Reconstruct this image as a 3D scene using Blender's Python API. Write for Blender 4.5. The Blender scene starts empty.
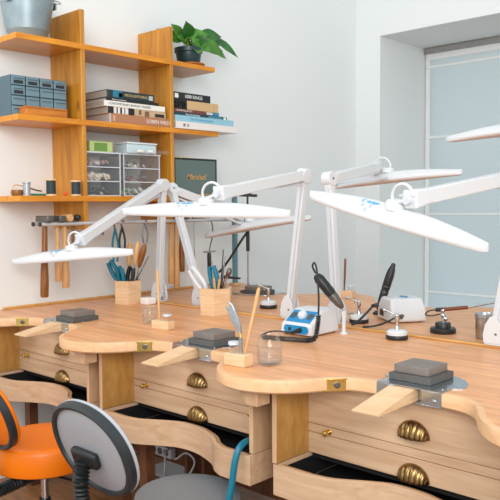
import bpy, bmesh, math, random
from mathutils import Vector, Matrix, noise
random.seed(7)
V = Vector
PI = math.pi
scene = bpy.context.scene
COL = scene.collection

# ------------------------------------------------------------------ camera
cd = bpy.data.cameras.new('camera'); cam = bpy.data.objects.new('camera', cd); COL.objects.link(cam)
cd.sensor_width = 36; cd.lens = 52.88; cd.clip_start = .05; cd.clip_end = 60
fwd = V((-0.6853087, 0.72574492, -0.06038461)).normalized()
rgt = V((0.7273682, 0.68620472, -0.00765364)); rgt = (rgt - fwd * rgt.dot(fwd)).normalized()
upv = rgt.cross(fwd)
cm = Matrix((rgt, upv, -fwd)).transposed().to_4x4(); cm.translation = V((2.86354, -2.00294, 1.51663))
cam.matrix_world = cm
scene.camera = cam
# ------------------------------------------------------------------ light and exposure
scene.view_settings.view_transform = 'Standard'; scene.view_settings.look = 'None'
scene.view_settings.gamma = 1; scene.view_settings.use_curve_mapping = False
scene.view_settings.exposure = 0.58
w = bpy.data.worlds.new('world'); scene.world = w; w.use_nodes = True
w.node_tree.nodes['Background'].inputs[0].default_value = (0.93, 0.985, 1.0, 1)
w.node_tree.nodes['Background'].inputs[1].default_value = 0.62
def area(name, loc, target, sx, sy, power, color):
    d = bpy.data.lights.new(name, 'AREA'); d.shape = 'RECTANGLE'; d.size = sx; d.size_y = sy; d.energy = power; d.color = color
    o = bpy.data.objects.new(name, d); COL.objects.link(o); o.location = loc
    o.rotation_euler = (V(target) - V(loc)).to_track_quat('-Z', 'Y').to_euler(); return o
area('window_daylight', (4.3, -3.2, 2.7), (0.2, 0.6, 1.0), 2.6, 2.0, 118, (1.0, 0.97, 0.93))
area('ceiling_daylight', (-0.1, -2.6, 3.5), (0.2, 0.8, 0.9), 2.0, 1.5, 36, (0.95, 0.97, 1.0))

# ------------------------------------------------------------------ materials
def srgb(c):
    return tuple(((x / 255) / 12.92 if x / 255 <= .04045 else ((x / 255 + .055) / 1.055) ** 2.4) for x in c) + (1,)
def mat(name, col, rough=.5, metal=0, spec=.5, bump=0, bscale=60, var=0, vscale=8, trans=0, coat=0, alpha=1):
    m = bpy.data.materials.new(name); m.use_nodes = True; nt = m.node_tree; b = nt.nodes['Principled BSDF']
    c = srgb(col); b.inputs['Base Color'].default_value = c; b.inputs['Roughness'].default_value = rough
    b.inputs['Metallic'].default_value = metal; b.inputs['Specular IOR Level'].default_value = spec
    b.inputs['Transmission Weight'].default_value = trans; b.inputs['Coat Weight'].default_value = coat
    b.inputs['Alpha'].default_value = alpha
    tc = nt.nodes.new('ShaderNodeTexCoord')
    if var:
        n = nt.nodes.new('ShaderNodeTexNoise'); n.inputs['Scale'].default_value = vscale; n.inputs['Detail'].default_value = 4
        nt.links.new(tc.outputs['Object'], n.inputs['Vector'])
        r = nt.nodes.new('ShaderNodeValToRGB'); r.color_ramp.elements[0].position = .3; r.color_ramp.elements[1].position = .7
        r.color_ramp.elements[0].color = tuple(x * (1 - var) for x in c[:3]) + (1,)
        r.color_ramp.elements[1].color = tuple(min(1, x * (1 + var)) for x in c[:3]) + (1,)
        nt.links.new(n.outputs['Fac'], r.inputs['Fac']); nt.links.new(r.outputs['Color'], b.inputs['Base Color'])
    if bump:
        n = nt.nodes.new('ShaderNodeTexNoise'); n.inputs['Scale'].default_value = bscale; n.inputs['Detail'].default_value = 3
        nt.links.new(tc.outputs['Object'], n.inputs['Vector'])
        bp = nt.nodes.new('ShaderNodeBump'); bp.inputs['Strength'].default_value = bump; bp.inputs['Distance'].default_value = .002
        nt.links.new(n.outputs['Fac'], bp.inputs['Height']); nt.links.new(bp.outputs['Normal'], b.inputs['Normal'])
    return m
def wood(name, c1, c2, stretch=(1, 14, 14), scale=3.0, rough=.45, c3=None, strips=None, knots=False, spec=.4):
    m = bpy.data.materials.new(name); m.use_nodes = True; nt = m.node_tree; N = nt.nodes; L = nt.links; b = N['Principled BSDF']
    b.inputs['Roughness'].default_value = rough; b.inputs['Specular IOR Level'].default_value = spec
    tc = N.new('ShaderNodeTexCoord'); mp = N.new('ShaderNodeMapping'); mp.inputs['Scale'].default_value = stretch
    L.new(tc.outputs['Object'], mp.inputs['Vector'])
    n = N.new('ShaderNodeTexNoise'); n.inputs['Scale'].default_value = scale; n.inputs['Detail'].default_value = 6; n.inputs['Distortion'].default_value = .6
    L.new(mp.outputs['Vector'], n.inputs['Vector'])
    r = N.new('ShaderNodeValToRGB'); e = r.color_ramp.elements; e[0].position = .32; e[1].position = .68
    e[0].color = srgb(c2); e[1].color = srgb(c1)
    L.new(n.outputs['Fac'], r.inputs['Fac']); out = r.outputs['Color']
    if strips:
        br = N.new('ShaderNodeTexBrick'); br.inputs['Scale'].default_value = 1; br.inputs['Brick Width'].default_value = strips[0]; br.inputs['Row Height'].default_value = strips[1]
        br.inputs['Mortar Size'].default_value = .0006; br.inputs['Mortar Smooth'].default_value = .3; br.offset = .37; br.offset_frequency = 3
        br.inputs['Color1'].default_value = (.86, .83, .80, 1); br.inputs['Color2'].default_value = (1.08, 1.07, 1.06, 1); br.inputs['Mortar'].default_value = (.80, .76, .72, 1)
        L.new(tc.outputs['Object'], br.inputs['Vector'])
        mx = N.new('ShaderNodeMix'); mx.data_type = 'RGBA'; mx.blend_type = 'MULTIPLY'; mx.inputs['Factor'].default_value = 1
        L.new(out, mx.inputs['A']); L.new(br.outputs['Color'], mx.inputs['B']); out = mx.outputs['Result']
    if knots:
        vo = N.new('ShaderNodeTexVoronoi'); vo.inputs['Scale'].default_value = 4.2; mp2 = N.new('ShaderNodeMapping'); mp2.inputs['Scale'].default_value = (1, 1, .55)
        L.new(tc.outputs['Object'], mp2.inputs['Vector']); L.new(mp2.outputs['Vector'], vo.inputs['Vector'])
        r2 = N.new('ShaderNodeValToRGB'); r2.color_ramp.elements[0].position = .05; r2.color_ramp.elements[1].position = .11
        r2.color_ramp.elements[0].color = (.22, .10, .03, 1); r2.color_ramp.elements[1].color = (1, 1, 1, 1)
        L.new(vo.outputs['Distance'], r2.inputs['Fac'])
        mx = N.new('ShaderNodeMix'); mx.data_type = 'RGBA'; mx.blend_type = 'MULTIPLY'; mx.inputs['Factor'].default_value = .9
        L.new(out, mx.inputs['A']); L.new(r2.outputs['Color'], mx.inputs['B']); out = mx.outputs['Result']
    L.new(out, b.inputs['Base Color'])
    bp = N.new('ShaderNodeBump'); bp.inputs['Strength'].default_value = .08; bp.inputs['Distance'].default_value = .001
    L.new(n.outputs['Fac'], bp.inputs['Height']); L.new(bp.outputs['Normal'], b.inputs['Normal'])
    return m
def glass(name, col=(245, 250, 252), f0=.05, f1=.55):
    m = bpy.data.materials.new(name); m.use_nodes = True; nt = m.node_tree; nt.nodes.remove(nt.nodes['Principled BSDF']); b = nt.nodes.new('ShaderNodeBsdfGlossy'); b.inputs['Color'].default_value = srgb(col); b.inputs['Roughness'].default_value = .06
    t = nt.nodes.new('ShaderNodeBsdfTransparent'); t.inputs[0].default_value = (.99, .992, .995, 1); mx = nt.nodes.new('ShaderNodeMixShader'); lw = nt.nodes.new('ShaderNodeLayerWeight'); lw.inputs[0].default_value = .35
    mr = nt.nodes.new('ShaderNodeMapRange'); mr.inputs['To Min'].default_value = f0; mr.inputs['To Max'].default_value = f1
    nt.links.new(lw.outputs['Facing'], mr.inputs['Value']); nt.links.new(mr.outputs['Result'], mx.inputs[0])
    nt.links.new(t.outputs[0], mx.inputs[1]); nt.links.new(b.outputs[0], mx.inputs[2]); nt.links.new(mx.outputs[0], nt.nodes['Material Output'].inputs['Surface'])
    return m
def clearplastic(name, col, f=.25):
    m = bpy.data.materials.new(name); m.use_nodes = True; nt = m.node_tree; b = nt.nodes['Principled BSDF']
    b.inputs['Base Color'].default_value = srgb(col); b.inputs['Roughness'].default_value = .15
    t = nt.nodes.new('ShaderNodeBsdfTransparent'); mx = nt.nodes.new('ShaderNodeMixShader'); mx.inputs[0].default_value = f
    nt.links.new(t.outputs[0], mx.inputs[1]); nt.links.new(b.outputs[0], mx.inputs[2]); nt.links.new(mx.outputs[0], nt.nodes['Material Output'].inputs['Surface'])
    return m

M = {}
M['wall'] = mat('wall_paint', (232, 236, 236), .75, bump=.15, bscale=90)
M['floor'] = wood('floor_boards', (168, 118, 78), (128, 84, 52), (2, 16, 2), 2.5, .35, strips=(1.2, .12))
M['top'] = wood('beech_worktop', (232, 174, 124), (214, 151, 102), (1.5, 16, 16), 3.2, .34, strips=(.48, .034))
M['edge'] = wood('beech_edge', (226, 184, 142), (214, 168, 124), (2, 14, 14), 3, .4)
M['beech'] = wood('pale_beech', (206, 174, 142), (190, 154, 122), (1.2, 10, 14), 3.4, .5)
M['beechz'] = wood('pale_beech_upright', (206, 172, 138), (188, 150, 114), (14, 10, 1.5), 3, .5)
M['golden'] = wood('golden_stained_board', (188, 142, 78), (166, 120, 58), (8, 8, 3), 4, .45)
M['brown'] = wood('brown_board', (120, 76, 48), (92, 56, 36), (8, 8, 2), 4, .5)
M['skinlip'] = wood('drawer_lip', (176, 140, 104), (150, 114, 80), (2, 12, 12), 3, .5)
M['pine'] = wood('varnished_pine_lit_board', (226, 150, 32), (198, 120, 16), (14, 1.4, 14), 2.6, .32, spec=.5)  # brighter tone of the lit front edges put into the board colour
M['pineup'] = wood('varnished_pine_shaded_upright', (208, 146, 50), (174, 112, 28), (12, 12, 1.3), 2.6, .32, knots=True, spec=.5)  # same pine, darker: shade on the upright sides put into the colour
M['box_wood'] = wood('box_wood', (205, 128, 44), (170, 96, 26), (12, 1.5, 12), 3, .4)
M['railwood'] = wood('golden_rail', (222, 172, 104), (200, 146, 78), (2, 14, 14), 3, .4)
M['maple'] = wood('maple_block', (230, 196, 158), (214, 176, 134), (2, 2, 18), 4, .5)
M['handle'] = wood('tool_handle_wood', (222, 176, 122), (200, 148, 94), (12, 12, 2), 5, .4)
M['handle_dark'] = wood('dark_handle_wood', (150, 98, 48), (116, 70, 32), (12, 12, 2), 5, .35)
M['white'] = mat('white_lamp_plastic', (212, 214, 217), .3)
M['whitegrey'] = mat('pale_grey_plastic', (205, 212, 220), .35)
M['diffuser'] = mat('diffuser_warm_reflection', (226, 205, 196), .4)  # pinkish tint paints the warm reflection on the undersides of the heads
M['logo'] = mat('cyan_print', (90, 175, 215), .5)
M['greyprint'] = mat('grey_print', (176, 184, 190), .5)
M['chrome'] = mat('chrome', (205, 208, 212), .14, 1)
M['railmetal'] = mat('rail_metal', (205, 207, 210), .35, .5)
M['steel'] = mat('brushed_steel', (176, 180, 184), .3, 1, var=.15, vscale=30)
M['dark_steel'] = mat('dark_steel', (112, 108, 104), .4, .8)
M['bracket'] = mat('polished_bracket', (196, 206, 214), .2, 1)
M['block'] = mat('ground_steel_block', (124, 116, 110), .45, .15, var=.12, vscale=20)
M['rubber'] = mat('dark_rubber_block', (82, 80, 77), .6, .0, var=.15, vscale=30)
M['brass'] = mat('brass', (226, 192, 112), .22, 1, var=.1, vscale=40)
M['antique'] = mat('antique_brass', (142, 114, 74), .3, 1, var=.25, vscale=60)
M['black'] = mat('black_plastic', (30, 33, 35), .4)
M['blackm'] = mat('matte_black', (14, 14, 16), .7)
M['bellow'] = mat('bellows_rubber', (22, 26, 28), .5)
M['teal'] = mat('teal_grip', (10, 112, 138), .4)
M['tealpost'] = mat('teal_grey_metal', (98, 140, 152), .4)
M['blue'] = mat('control_blue', (20, 132, 186), .35)
M['orange'] = mat('orange_vinyl', (240, 122, 4), .38, bump=.1, bscale=200)
M['rim'] = mat('dark_rim', (38, 44, 48), .45)
M['greyshell'] = mat('grey_backrest_shell', (156, 159, 166), .5, bump=.2, bscale=260)
M['greyseat'] = mat('grey_vinyl', (128, 130, 134), .5)
M['lightpad'] = mat('pale_grey_vinyl', (186, 190, 196), .4)
M['bluepad'] = mat('pale_blue_vinyl', (150, 200, 222), .4)
M['zinc'] = mat('galvanised_zinc', (146, 162, 168), .42, .55, var=.12, vscale=12)
M['leaf'] = mat('leaf_green', (72, 130, 36), .35, var=.4, vscale=14)
M['leaf2'] = mat('leaf_dark_green', (40, 98, 34), .35, var=.35, vscale=14)
M['stem'] = mat('stem_green', (140, 165, 80), .5)
M['pot'] = mat('dark_teal_pot', (28, 56, 64), .35)
M['soil'] = mat('soil', (50, 36, 26), .9)
M['saucer'] = mat('tan_saucer', (170, 100, 44), .5)
M['drawerblue'] = mat('blue_grey_plastic', (74, 98, 110), .35)
M['drawerfront'] = mat('blue_grey_drawer_front', (108, 136, 148), .28)
M['paper'] = mat('page_edges', (186, 178, 170), .8, var=.1, vscale=90)
M['glass'] = glass('clear_glass', (235, 240, 242), .02, .32)
M['thinplastic'] = clearplastic('clear_drawer_plastic', (215, 222, 226), .07)
M['water'] = glass('water', (235, 240, 244), .04, .16)
M['sponge'] = mat('white_cloth', (238, 236, 230), .8)
M['grille'] = mat('speaker_grille', (98, 116, 112), .8, bump=.6, bscale=500)
M['gold'] = mat('gold_letter', (206, 160, 108), .35, .5)
M['copper'] = mat('copper', (128, 76, 56), .4, .7)
M['thread'] = mat('dark_thread', (36, 52, 56), .6)
M['silver_thread'] = mat('silver_thread', (170, 174, 178), .4, .5)
def plain(name, col, r=.5): 
    if name not in M: M[name] = mat(name, col, r)
    return M[name]
# window blind fabric: translucent
mb_ = bpy.data.materials.new('blind_fabric'); mb_.use_nodes = True; nt = mb_.node_tree
b_ = nt.nodes['Principled BSDF']; b_.inputs['Base Color'].default_value = srgb((224, 232, 234)); b_.inputs['Roughness'].default_value = .8
t_ = nt.nodes.new('ShaderNodeBsdfTranslucent'); t_.inputs['Color'].default_value = srgb((226, 238, 242))
x_ = nt.nodes.new('ShaderNodeMixShader'); x_.inputs[0].default_value = .42
nt.links.new(b_.outputs[0], x_.inputs[1]); nt.links.new(t_.outputs[0], x_.inputs[2]); nt.links.new(x_.outputs[0], nt.nodes['Material Output'].inputs['Surface'])
M['blind'] = mb_
M['headgrey'] = mat('head_rail_grey', (150, 150, 148), .6)
M['blindbar'] = mat('blind_bar', (234, 236, 236), .6)

# ------------------------------------------------------------------ mesh kit
class MB:
    def __init__(s): s.v = []; s.f = []; s.m = []; s.cur = 0
    def add(s, vs, fs, X=None):
        k = len(s.v); s.v += [tuple((X @ V(p)) if X else p) for p in vs]
        s.f += [tuple(i + k for i in f) for f in fs]; s.m += [s.cur] * len(fs); return s
    def box(s, a, b, X=None):
        x0, y0, z0 = a; x1, y1, z1 = b
        return s.add([(x0, y0, z0), (x1, y0, z0), (x1, y1, z0), (x0, y1, z0), (x0, y0, z1), (x1, y0, z1), (x1, y1, z1), (x0, y1, z1)],
                     [(0, 3, 2, 1), (4, 5, 6, 7), (0, 1, 5, 4), (1, 2, 6, 5), (2, 3, 7, 6), (3, 0, 4, 7)], X)
    def lathe(s, prof, c=(0, 0, 0), axis=(0, 0, 1), n=28, sx=1, sy=1, X=None, caps=True):
        A = V(axis).normalized(); q = V((0, 0, 1)).rotation_difference(A).to_matrix(); c = V(c); vs = []; fs = []
        for r, z in prof:
            for i in range(n):
                a = 2 * PI * i / n; vs.append(tuple(c + q @ V((r * math.cos(a) * sx, r * math.sin(a) * sy, z))))
        for j in range(len(prof) - 1):
            for i in range(n):
                i2 = (i + 1) % n; fs.append((j * n + i, j * n + i2, (j + 1) * n + i2, (j + 1) * n + i))
        if caps:
            fs.append(tuple(range(n - 1, -1, -1))); fs.append(tuple((len(prof) - 1) * n + i for i in range(n)))
        return s.add(vs, fs, X)
    def cyl(s, p0, p1, r0, r1=None, n=20, X=None):
        p0 = V(p0); p1 = V(p1); r1 = r0 if r1 is None else r1
        return s.lathe([(r0, 0), (r1, (p1 - p0).length)], p0, p1 - p0, n, X=X)
    def sphere(s, c, r, n=16, sz=1, axis=(0, 0, 1), X=None):
        pr = [(max(1e-4, r * math.sin(PI * i / (n // 2 + 2))), -r * sz * math.cos(PI * i / (n // 2 + 2))) for i in range(n // 2 + 3)]
        return s.lathe(pr, c, axis, n, X=X)
    def prism(s, pts, z0, z1, X=None):
        n = len(pts)
        return s.add([(x, y, z0) for x, y in pts] + [(x, y, z1) for x, y in pts],
                     [tuple(range(n - 1, -1, -1)), tuple(range(n, 2 * n))] + [(i, (i + 1) % n, n + (i + 1) % n, n + i) for i in range(n)], X)
    def tube(s, pts, r, n=8, smooth=6, X=None, r1=None):
        P = crom(pts, smooth) if smooth else [V(p) for p in pts]
        T = [(P[min(i + 1, len(P) - 1)] - P[max(i - 1, 0)]).normalized() for i in range(len(P))]
        up = V((0, 0, 1)) if abs(T[0].z) < .9 else V((1, 0, 0)); a = T[0].cross(up).normalized(); vs = []; fs = []
        for i, p in enumerate(P):
            if i: a = (a - T[i] * a.dot(T[i])).normalized()
            b = T[i].cross(a); rr = r if r1 is None else r + (r1 - r) * i / (len(P) - 1)
            for k in range(n): vs.append(tuple(p + (a * math.cos(2 * PI * k / n) + b * math.sin(2 * PI * k / n)) * rr))
        for i in range(len(P) - 1):
            for k in range(n): k2 = (k + 1) % n; fs.append((i * n + k, i * n + k2, (i + 1) * n + k2, (i + 1) * n + k))
        fs.append(tuple(range(n - 1, -1, -1))); fs.append(tuple((len(P) - 1) * n + k for k in range(n)))
        return s.add(vs, fs, X)
    def beam(s, p0, p1, w, h, up=(0, 0, 1), w1=None, h1=None):
        p0 = V(p0); p1 = V(p1); d = (p1 - p0).normalized(); side = d.cross(V(up))
        if side.length < 1e-3: side = V((1, 0, 0))
        side.normalize(); u = side.cross(d); w1 = w if w1 is None else w1; h1 = h if h1 is None else h1; vs = []
        for p, ww, hh in ((p0, w, h), (p1, w1, h1)):
            for a, b in ((-1, -1), (1, -1), (1, 1), (-1, 1)): vs.append(tuple(p + side * a * ww / 2 + u * b * hh / 2))
        return s.add(vs, [(3, 2, 1, 0), (4, 5, 6, 7), (0, 1, 5, 4), (1, 2, 6, 5), (2, 3, 7, 6), (3, 0, 4, 7)])
    def obj(s, name, mats, parent=None, bevel=0, seg=2, flat=False, angle=38, solid=0):
        me = bpy.data.meshes.new(name); me.from_pydata(s.v, [], s.f)
        for m in (mats if isinstance(mats, (list, tuple)) else [mats]): me.materials.append(M[m] if isinstance(m, str) else m)
        me.polygons.foreach_set('material_index', s.m)
        bm = bmesh.new(); bm.from_mesh(me); bmesh.ops.recalc_face_normals(bm, faces=bm.faces)
        if not flat:
            for f in bm.faces: f.smooth = True
            for e in bm.edges:
                if len(e.link_faces) == 2 and e.calc_face_angle(0) > math.radians(angle): e.smooth = False
        bm.to_mesh(me); bm.free()
        o = bpy.data.objects.new(name, me); COL.objects.link(o)
        if parent: o.parent = parent
        if solid:
            md = o.modifiers.new('solid', 'SOLIDIFY'); md.thickness = solid; md.offset = 0
        if bevel:
            md = o.modifiers.new('bevel', 'BEVEL'); md.width = bevel; md.segments = seg; md.limit_method = 'ANGLE'; md.angle_limit = math.radians(40)
            md.harden_normals = False
        return o
def crom(pts, k=6):
    P = [V(p) for p in pts]; P = [P[0] * 2 - P[1]] + P + [P[-1] * 2 - P[-2]]; out = []
    for i in range(1, len(P) - 2):
        a, b, c, d = P[i - 1:i + 3]
        for j in range(k):
            t = j / k; out.append(.5 * ((2 * b) + (c - a) * t + (2 * a - 5 * b + 4 * c - d) * t * t + (3 * b - a - 3 * c + d) * t ** 3))
    out.append(P[-2]); return out
def tag(o, label, cat, group=None):
    o['label'] = label; o['category'] = cat
    if group: o['group'] = group
    return o
def struct(o): o['kind'] = 'structure'; return o
def thing(name, label, cat, loc=(0, 0, 0), rz=0, group=None, mtx=None):
    o = bpy.data.objects.new(name, None); COL.objects.link(o); o.empty_display_size = .05
    if mtx is not None: o.matrix_world = mtx
    else: o.location = loc; o.rotation_euler = (0, 0, rz)
    return tag(o, label, cat, group)
def frame(loc, x, y=None, z=None):
    x = V(x).normalized()
    if z is None: y = V(y).normalized(); z = x.cross(y).normalized(); y = z.cross(x)
    else: z = V(z); z = (z - x * z.dot(x)).normalized(); y = z.cross(x)
    m = Matrix((x, y, z)).transposed().to_4x4(); m.translation = V(loc); return m
def copy_tree(o, parent=None):
    c = o.copy(); COL.objects.link(c)
    if parent: c.parent = parent
    for ch in list(o.children): copy_tree(ch, c)
    return c
def text(body, size, mtx, m, parent, ext=.0004, shear=0, width=None, align='LEFT', bold=0, name='lettering'):
    c = bpy.data.curves.new(name, 'FONT'); c.body = body; c.size = size; c.extrude = ext; c.shear = shear; c.align_x = align; c.align_y = 'CENTER'; c.offset = bold
    c.materials.append(M[m] if isinstance(m, str) else m)
    tmp = bpy.data.objects.new(name + '_outline', c); COL.objects.link(tmp)
    bpy.context.view_layer.update(); me = bpy.data.meshes.new_from_object(tmp.evaluated_get(bpy.context.evaluated_depsgraph_get()))
    bpy.data.objects.remove(tmp); o = bpy.data.objects.new(name, me); COL.objects.link(o); o.parent = parent; o.matrix_local = mtx
    return o

H = .95
WX = -.926           # shelf wall
WY = 3.383           # window wall
# ------------------------------------------------------------------ room shell
struct(MB().box((WX - .2, -4.2, -.06), (5.4, WY + .9, 0)).obj('floor', 'floor'))
struct(MB().box((WX - .2, -4.2, 0), (WX, WY + .9, 3.7)).obj('wall_left', 'wall'))
OX0, OX1, OZ0, OZ1 = -.68, 1.75, .42, 2.95
wb = MB(); wb.box((WX, WY, 0), (OX0, WY + .8, 3.7)); wb.box((OX1, WY, 0), (5.4, WY + .8, 3.7)); wb.box((OX0, WY, 0), (OX1, WY + .8, OZ0)); wb.box((OX0, WY, OZ1), (OX1, WY + .8, 3.7))
struct(wb.obj('wall_back', 'wall'))
# window with glazing behind the blind
wroot = bpy.data.objects.new('window_1', None); COL.objects.link(wroot); struct(wroot); wroot.location = (OX0, WY + .78, OZ0)
wf = MB(); W_, H_ = OX1 - OX0, OZ1 - OZ0
for a, b in (((0, 0, 0), (.06, .05, H_)), ((W_ - .06, 0, 0), (W_, .05, H_)), ((.06, 0, 0), (W_ - .06, .05, .06)), ((.06, 0, H_ - .06), (W_ - .06, .05, H_)), ((W_ / 2 - .03, 0, .06), (W_ / 2 + .03, .05, H_ - .06))): wf.box(a, b)
wf.obj('window_frame', 'white', wroot)
MB().box((.06, .02, .06), (W_ / 2 - .03, .026, H_ - .06)).obj('window_pane', 'thinplastic', wroot)
MB().box((W_ / 2 + .03, .02, .06), (W_ - .06, .026, H_ - .06)).obj('window_pane', 'thinplastic', wroot)
# blind
bl = thing('roman_blind', 'pale blue fabric blind with horizontal rods drawn down over the window', 'blind', (OX0, 4.13, 0))
MB().box((.055, 0, .43), (W_ - .02, .003, 2.84)).obj('fabric', 'blind', bl)
MB().box((.012, -.004, .43), (.055, .006, 2.90)).obj('side_tape', 'blindbar', bl)
MB().box((.012, -.03, 2.895), (W_ - .01, .01, OZ1 - .005)).obj('head_rail', 'headgrey', bl)
MB().box((.055, -.003, 2.84), (W_ - .02, .004, 2.895)).obj('top_band', 'blindbar', bl)
for z in (2.775, 2.133, 1.425, .70): MB().box((.012, -.008, z - .011), (W_ - .02, .002, z + .011)).obj('rod', 'blindbar', bl, bevel=.003)

# ------------------------------------------------------------------ front and back worktops
def edge_profile():
    half = [(.02, -.292), (.07, -.280), (.125, -.252), (.175, -.207), (.212, -.155), (.245, -.098), (.285, -.058), (.335, -.040), (.385, -.036)]
    pts = [(-x, y) for x, y in reversed(half)] + half
    return [(p.x, p.y) for p in crom([(x, y, 0) for x, y in pts], 5)]
LOBE = edge_profile()
def worktop(name, label, sgn):
    outl = [(WX, -.036 if sgn > 0 else -.036)]
    lobes = [-.825, .175, 1.175, 2.175]
    for li, lc in enumerate(lobes):
        seg = [(lc + x, y) for x, y in LOBE if lc + x > WX + .002 and lc + x < 2.70]
        if li == 0: seg = [(WX, seg[0][1])] + seg; outl = []
        outl += seg
        pc = lc + .5
        if li < 3: outl += [(pc - .116, -.036), (pc - .1155, -.006), (pc + .1155, -.006), (pc + .116, -.036)]
    outl.append((2.70, -.036))
    n = len(outl); nor = []
    for i in range(n):
        a = V(outl[max(i - 1, 0)]); b = V(outl[min(i + 1, n - 1)]); t = (b - a).normalized(); nn = V((-t.y, t.x))
        if abs(outl[i][1] + .006) < 1e-6 or (i + 1 < n and abs(outl[i + 1][1] + .006) < 1e-6) or (i and abs(outl[i - 1][1] + .006) < 1e-6): nn = V((0, 1))
        if i == 0 or i == n - 1: nn = V((0, 1))
        nor.append(nn)
    Y1 = .78
    def tr(x, y): return (x, y) if sgn > 0 else (x, 2 * Y1 - y)
    mb = MB(); rings = [(.006, H - .045), (0, H - .039), (0, H - .007), (.002, H - .002), (.007, H), (.02, H)]
    base = []
    for ins, z in rings:
        base.append(len(mb.v))
        for (x, y), nn in zip(outl, nor):
            xx = min(max(x + nn.x * ins, WX), 2.70); X, Y = tr(xx, y + nn.y * ins); mb.v.append((X, Y, z))
    for r in range(len(rings) - 1):
        for i in range(n - 1):
            mb.f.append((base[r] + i, base[r] + i + 1, base[r + 1] + i + 1, base[r + 1] + i)); mb.m.append(1)
    k = len(mb.v)
    for x, z in ((WX, H), (2.70, H), (WX, H - .045), (2.70, H - .045)):
        X, Y = tr(x, Y1 - .0005); mb.v.append((X, Y, z))
    lr = base[-1]; mb.f.append(tuple(range(lr, lr + n)) + (k + 1, k)); mb.m.append(0)
    mb.f.append(tuple(range(base[0] + n - 1, base[0] - 1, -1)) + (k + 2, k + 3)); mb.m.append(1)
    mb.f.append((k, k + 1, k + 3, k + 2)); mb.m.append(1)
    mb.f.append(tuple(b + n - 1 for b in base) + (k + 1, k + 3)); mb.m.append(1)
    mb.f.append(tuple(b for b in reversed(base)) + (k + 2, k)); mb.m.append(1)
    t = thing(name, label, 'worktop')
    mb.obj('tabletop', ['top', 'edge'], t, angle=24)
    return t
ft = worktop('worktop', 'long scalloped beech worktop of the front row, nearest the chairs', 1)
bt = worktop('worktop', 'long scalloped beech worktop of the far row beyond the wooden ledge', -1)
MB().box((WX + .03, .737, H), (2.70, .755, H + .009)).obj('back_rail', 'railwood', ft, bevel=.003)
MB().box((WX, 0.0, H), (WX + .022, .779, H + .013)).obj('wall_rail', 'railwood', ft, bevel=.003)
MB().box((WX + .03, .758, H), (2.70, .7795, H + .006)).obj('groove_strip', 'golden', ft, bevel=.002)
MB().box((WX, .781, H), (WX + .022, 1.65, H + .013)).obj('wall_rail', 'railwood', bt, bevel=.003)

# ------------------------------------------------------------------ workbench cabinets (front row)
def skin_curve(off=0.0):
    L_, R_ = -.440, .450
    pts = [(L_, -.172), (L_ + .15, -.172), (-.215, -.155), (-.12, -.10), (-.05, -.068), (.02, -.062), (.10, -.075), (.19, -.11), (.25, -.152), (.30, -.172), (R_, -.172)]
    a = crom([(x, y, 0) for x, y in pts[1:-1]], 5)
    return [(L_, -.172 + off)] + [(p.x, p.y + off) for p in a] + [(R_, -.172 + off)]
def cup_pull(name, parent, x, z):
    mb = MB(); nx, nt_ = 64, 12; vs = []; fs = []; a, h, c = .058, .054, .034
    for i in range(nx + 1):
        g = PI * i / nx; X = -a * math.cos(g); k = max(math.sin(g), .02)
        rib = .84 + .16 * abs(math.sin(g * 8)) ** .8
        for j in range(nt_ + 1):
            t = PI / 2 * j / nt_; m_ = 1 - (1 - rib) * min(1, math.sin(t) * 1.8)
            vs.append((X * (1 - .12 * math.sin(t)), -c * math.sin(t) * k ** .8 * m_ - .001, h * k * (math.cos(t) ** .9)))
    for i in range(nx):
        for j in range(nt_): p = i * (nt_ + 1) + j; fs.append((p, p + 1, p + nt_ + 2, p + nt_ + 1))
    mb.add(vs, fs)
    o = mb.obj(name, 'antique', parent, solid=.0018, angle=75); o.location = (x, -.021, z)
    return o
def knob(parent, x, z, loc_y=-.02, axis=(0, -1, 0)):
    mb = MB(); mb.lathe([(.010, 0), (.010, .002), (.0045, .004), (.0045, .012), (.007, .016), (.0105, .021), (.0115, .026), (.009, .032), (.003, .035)], (0, 0, 0), axis, 18)
    o = mb.obj('knob', 'brass', parent); o.location = (x, loc_y, z); return o
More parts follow.
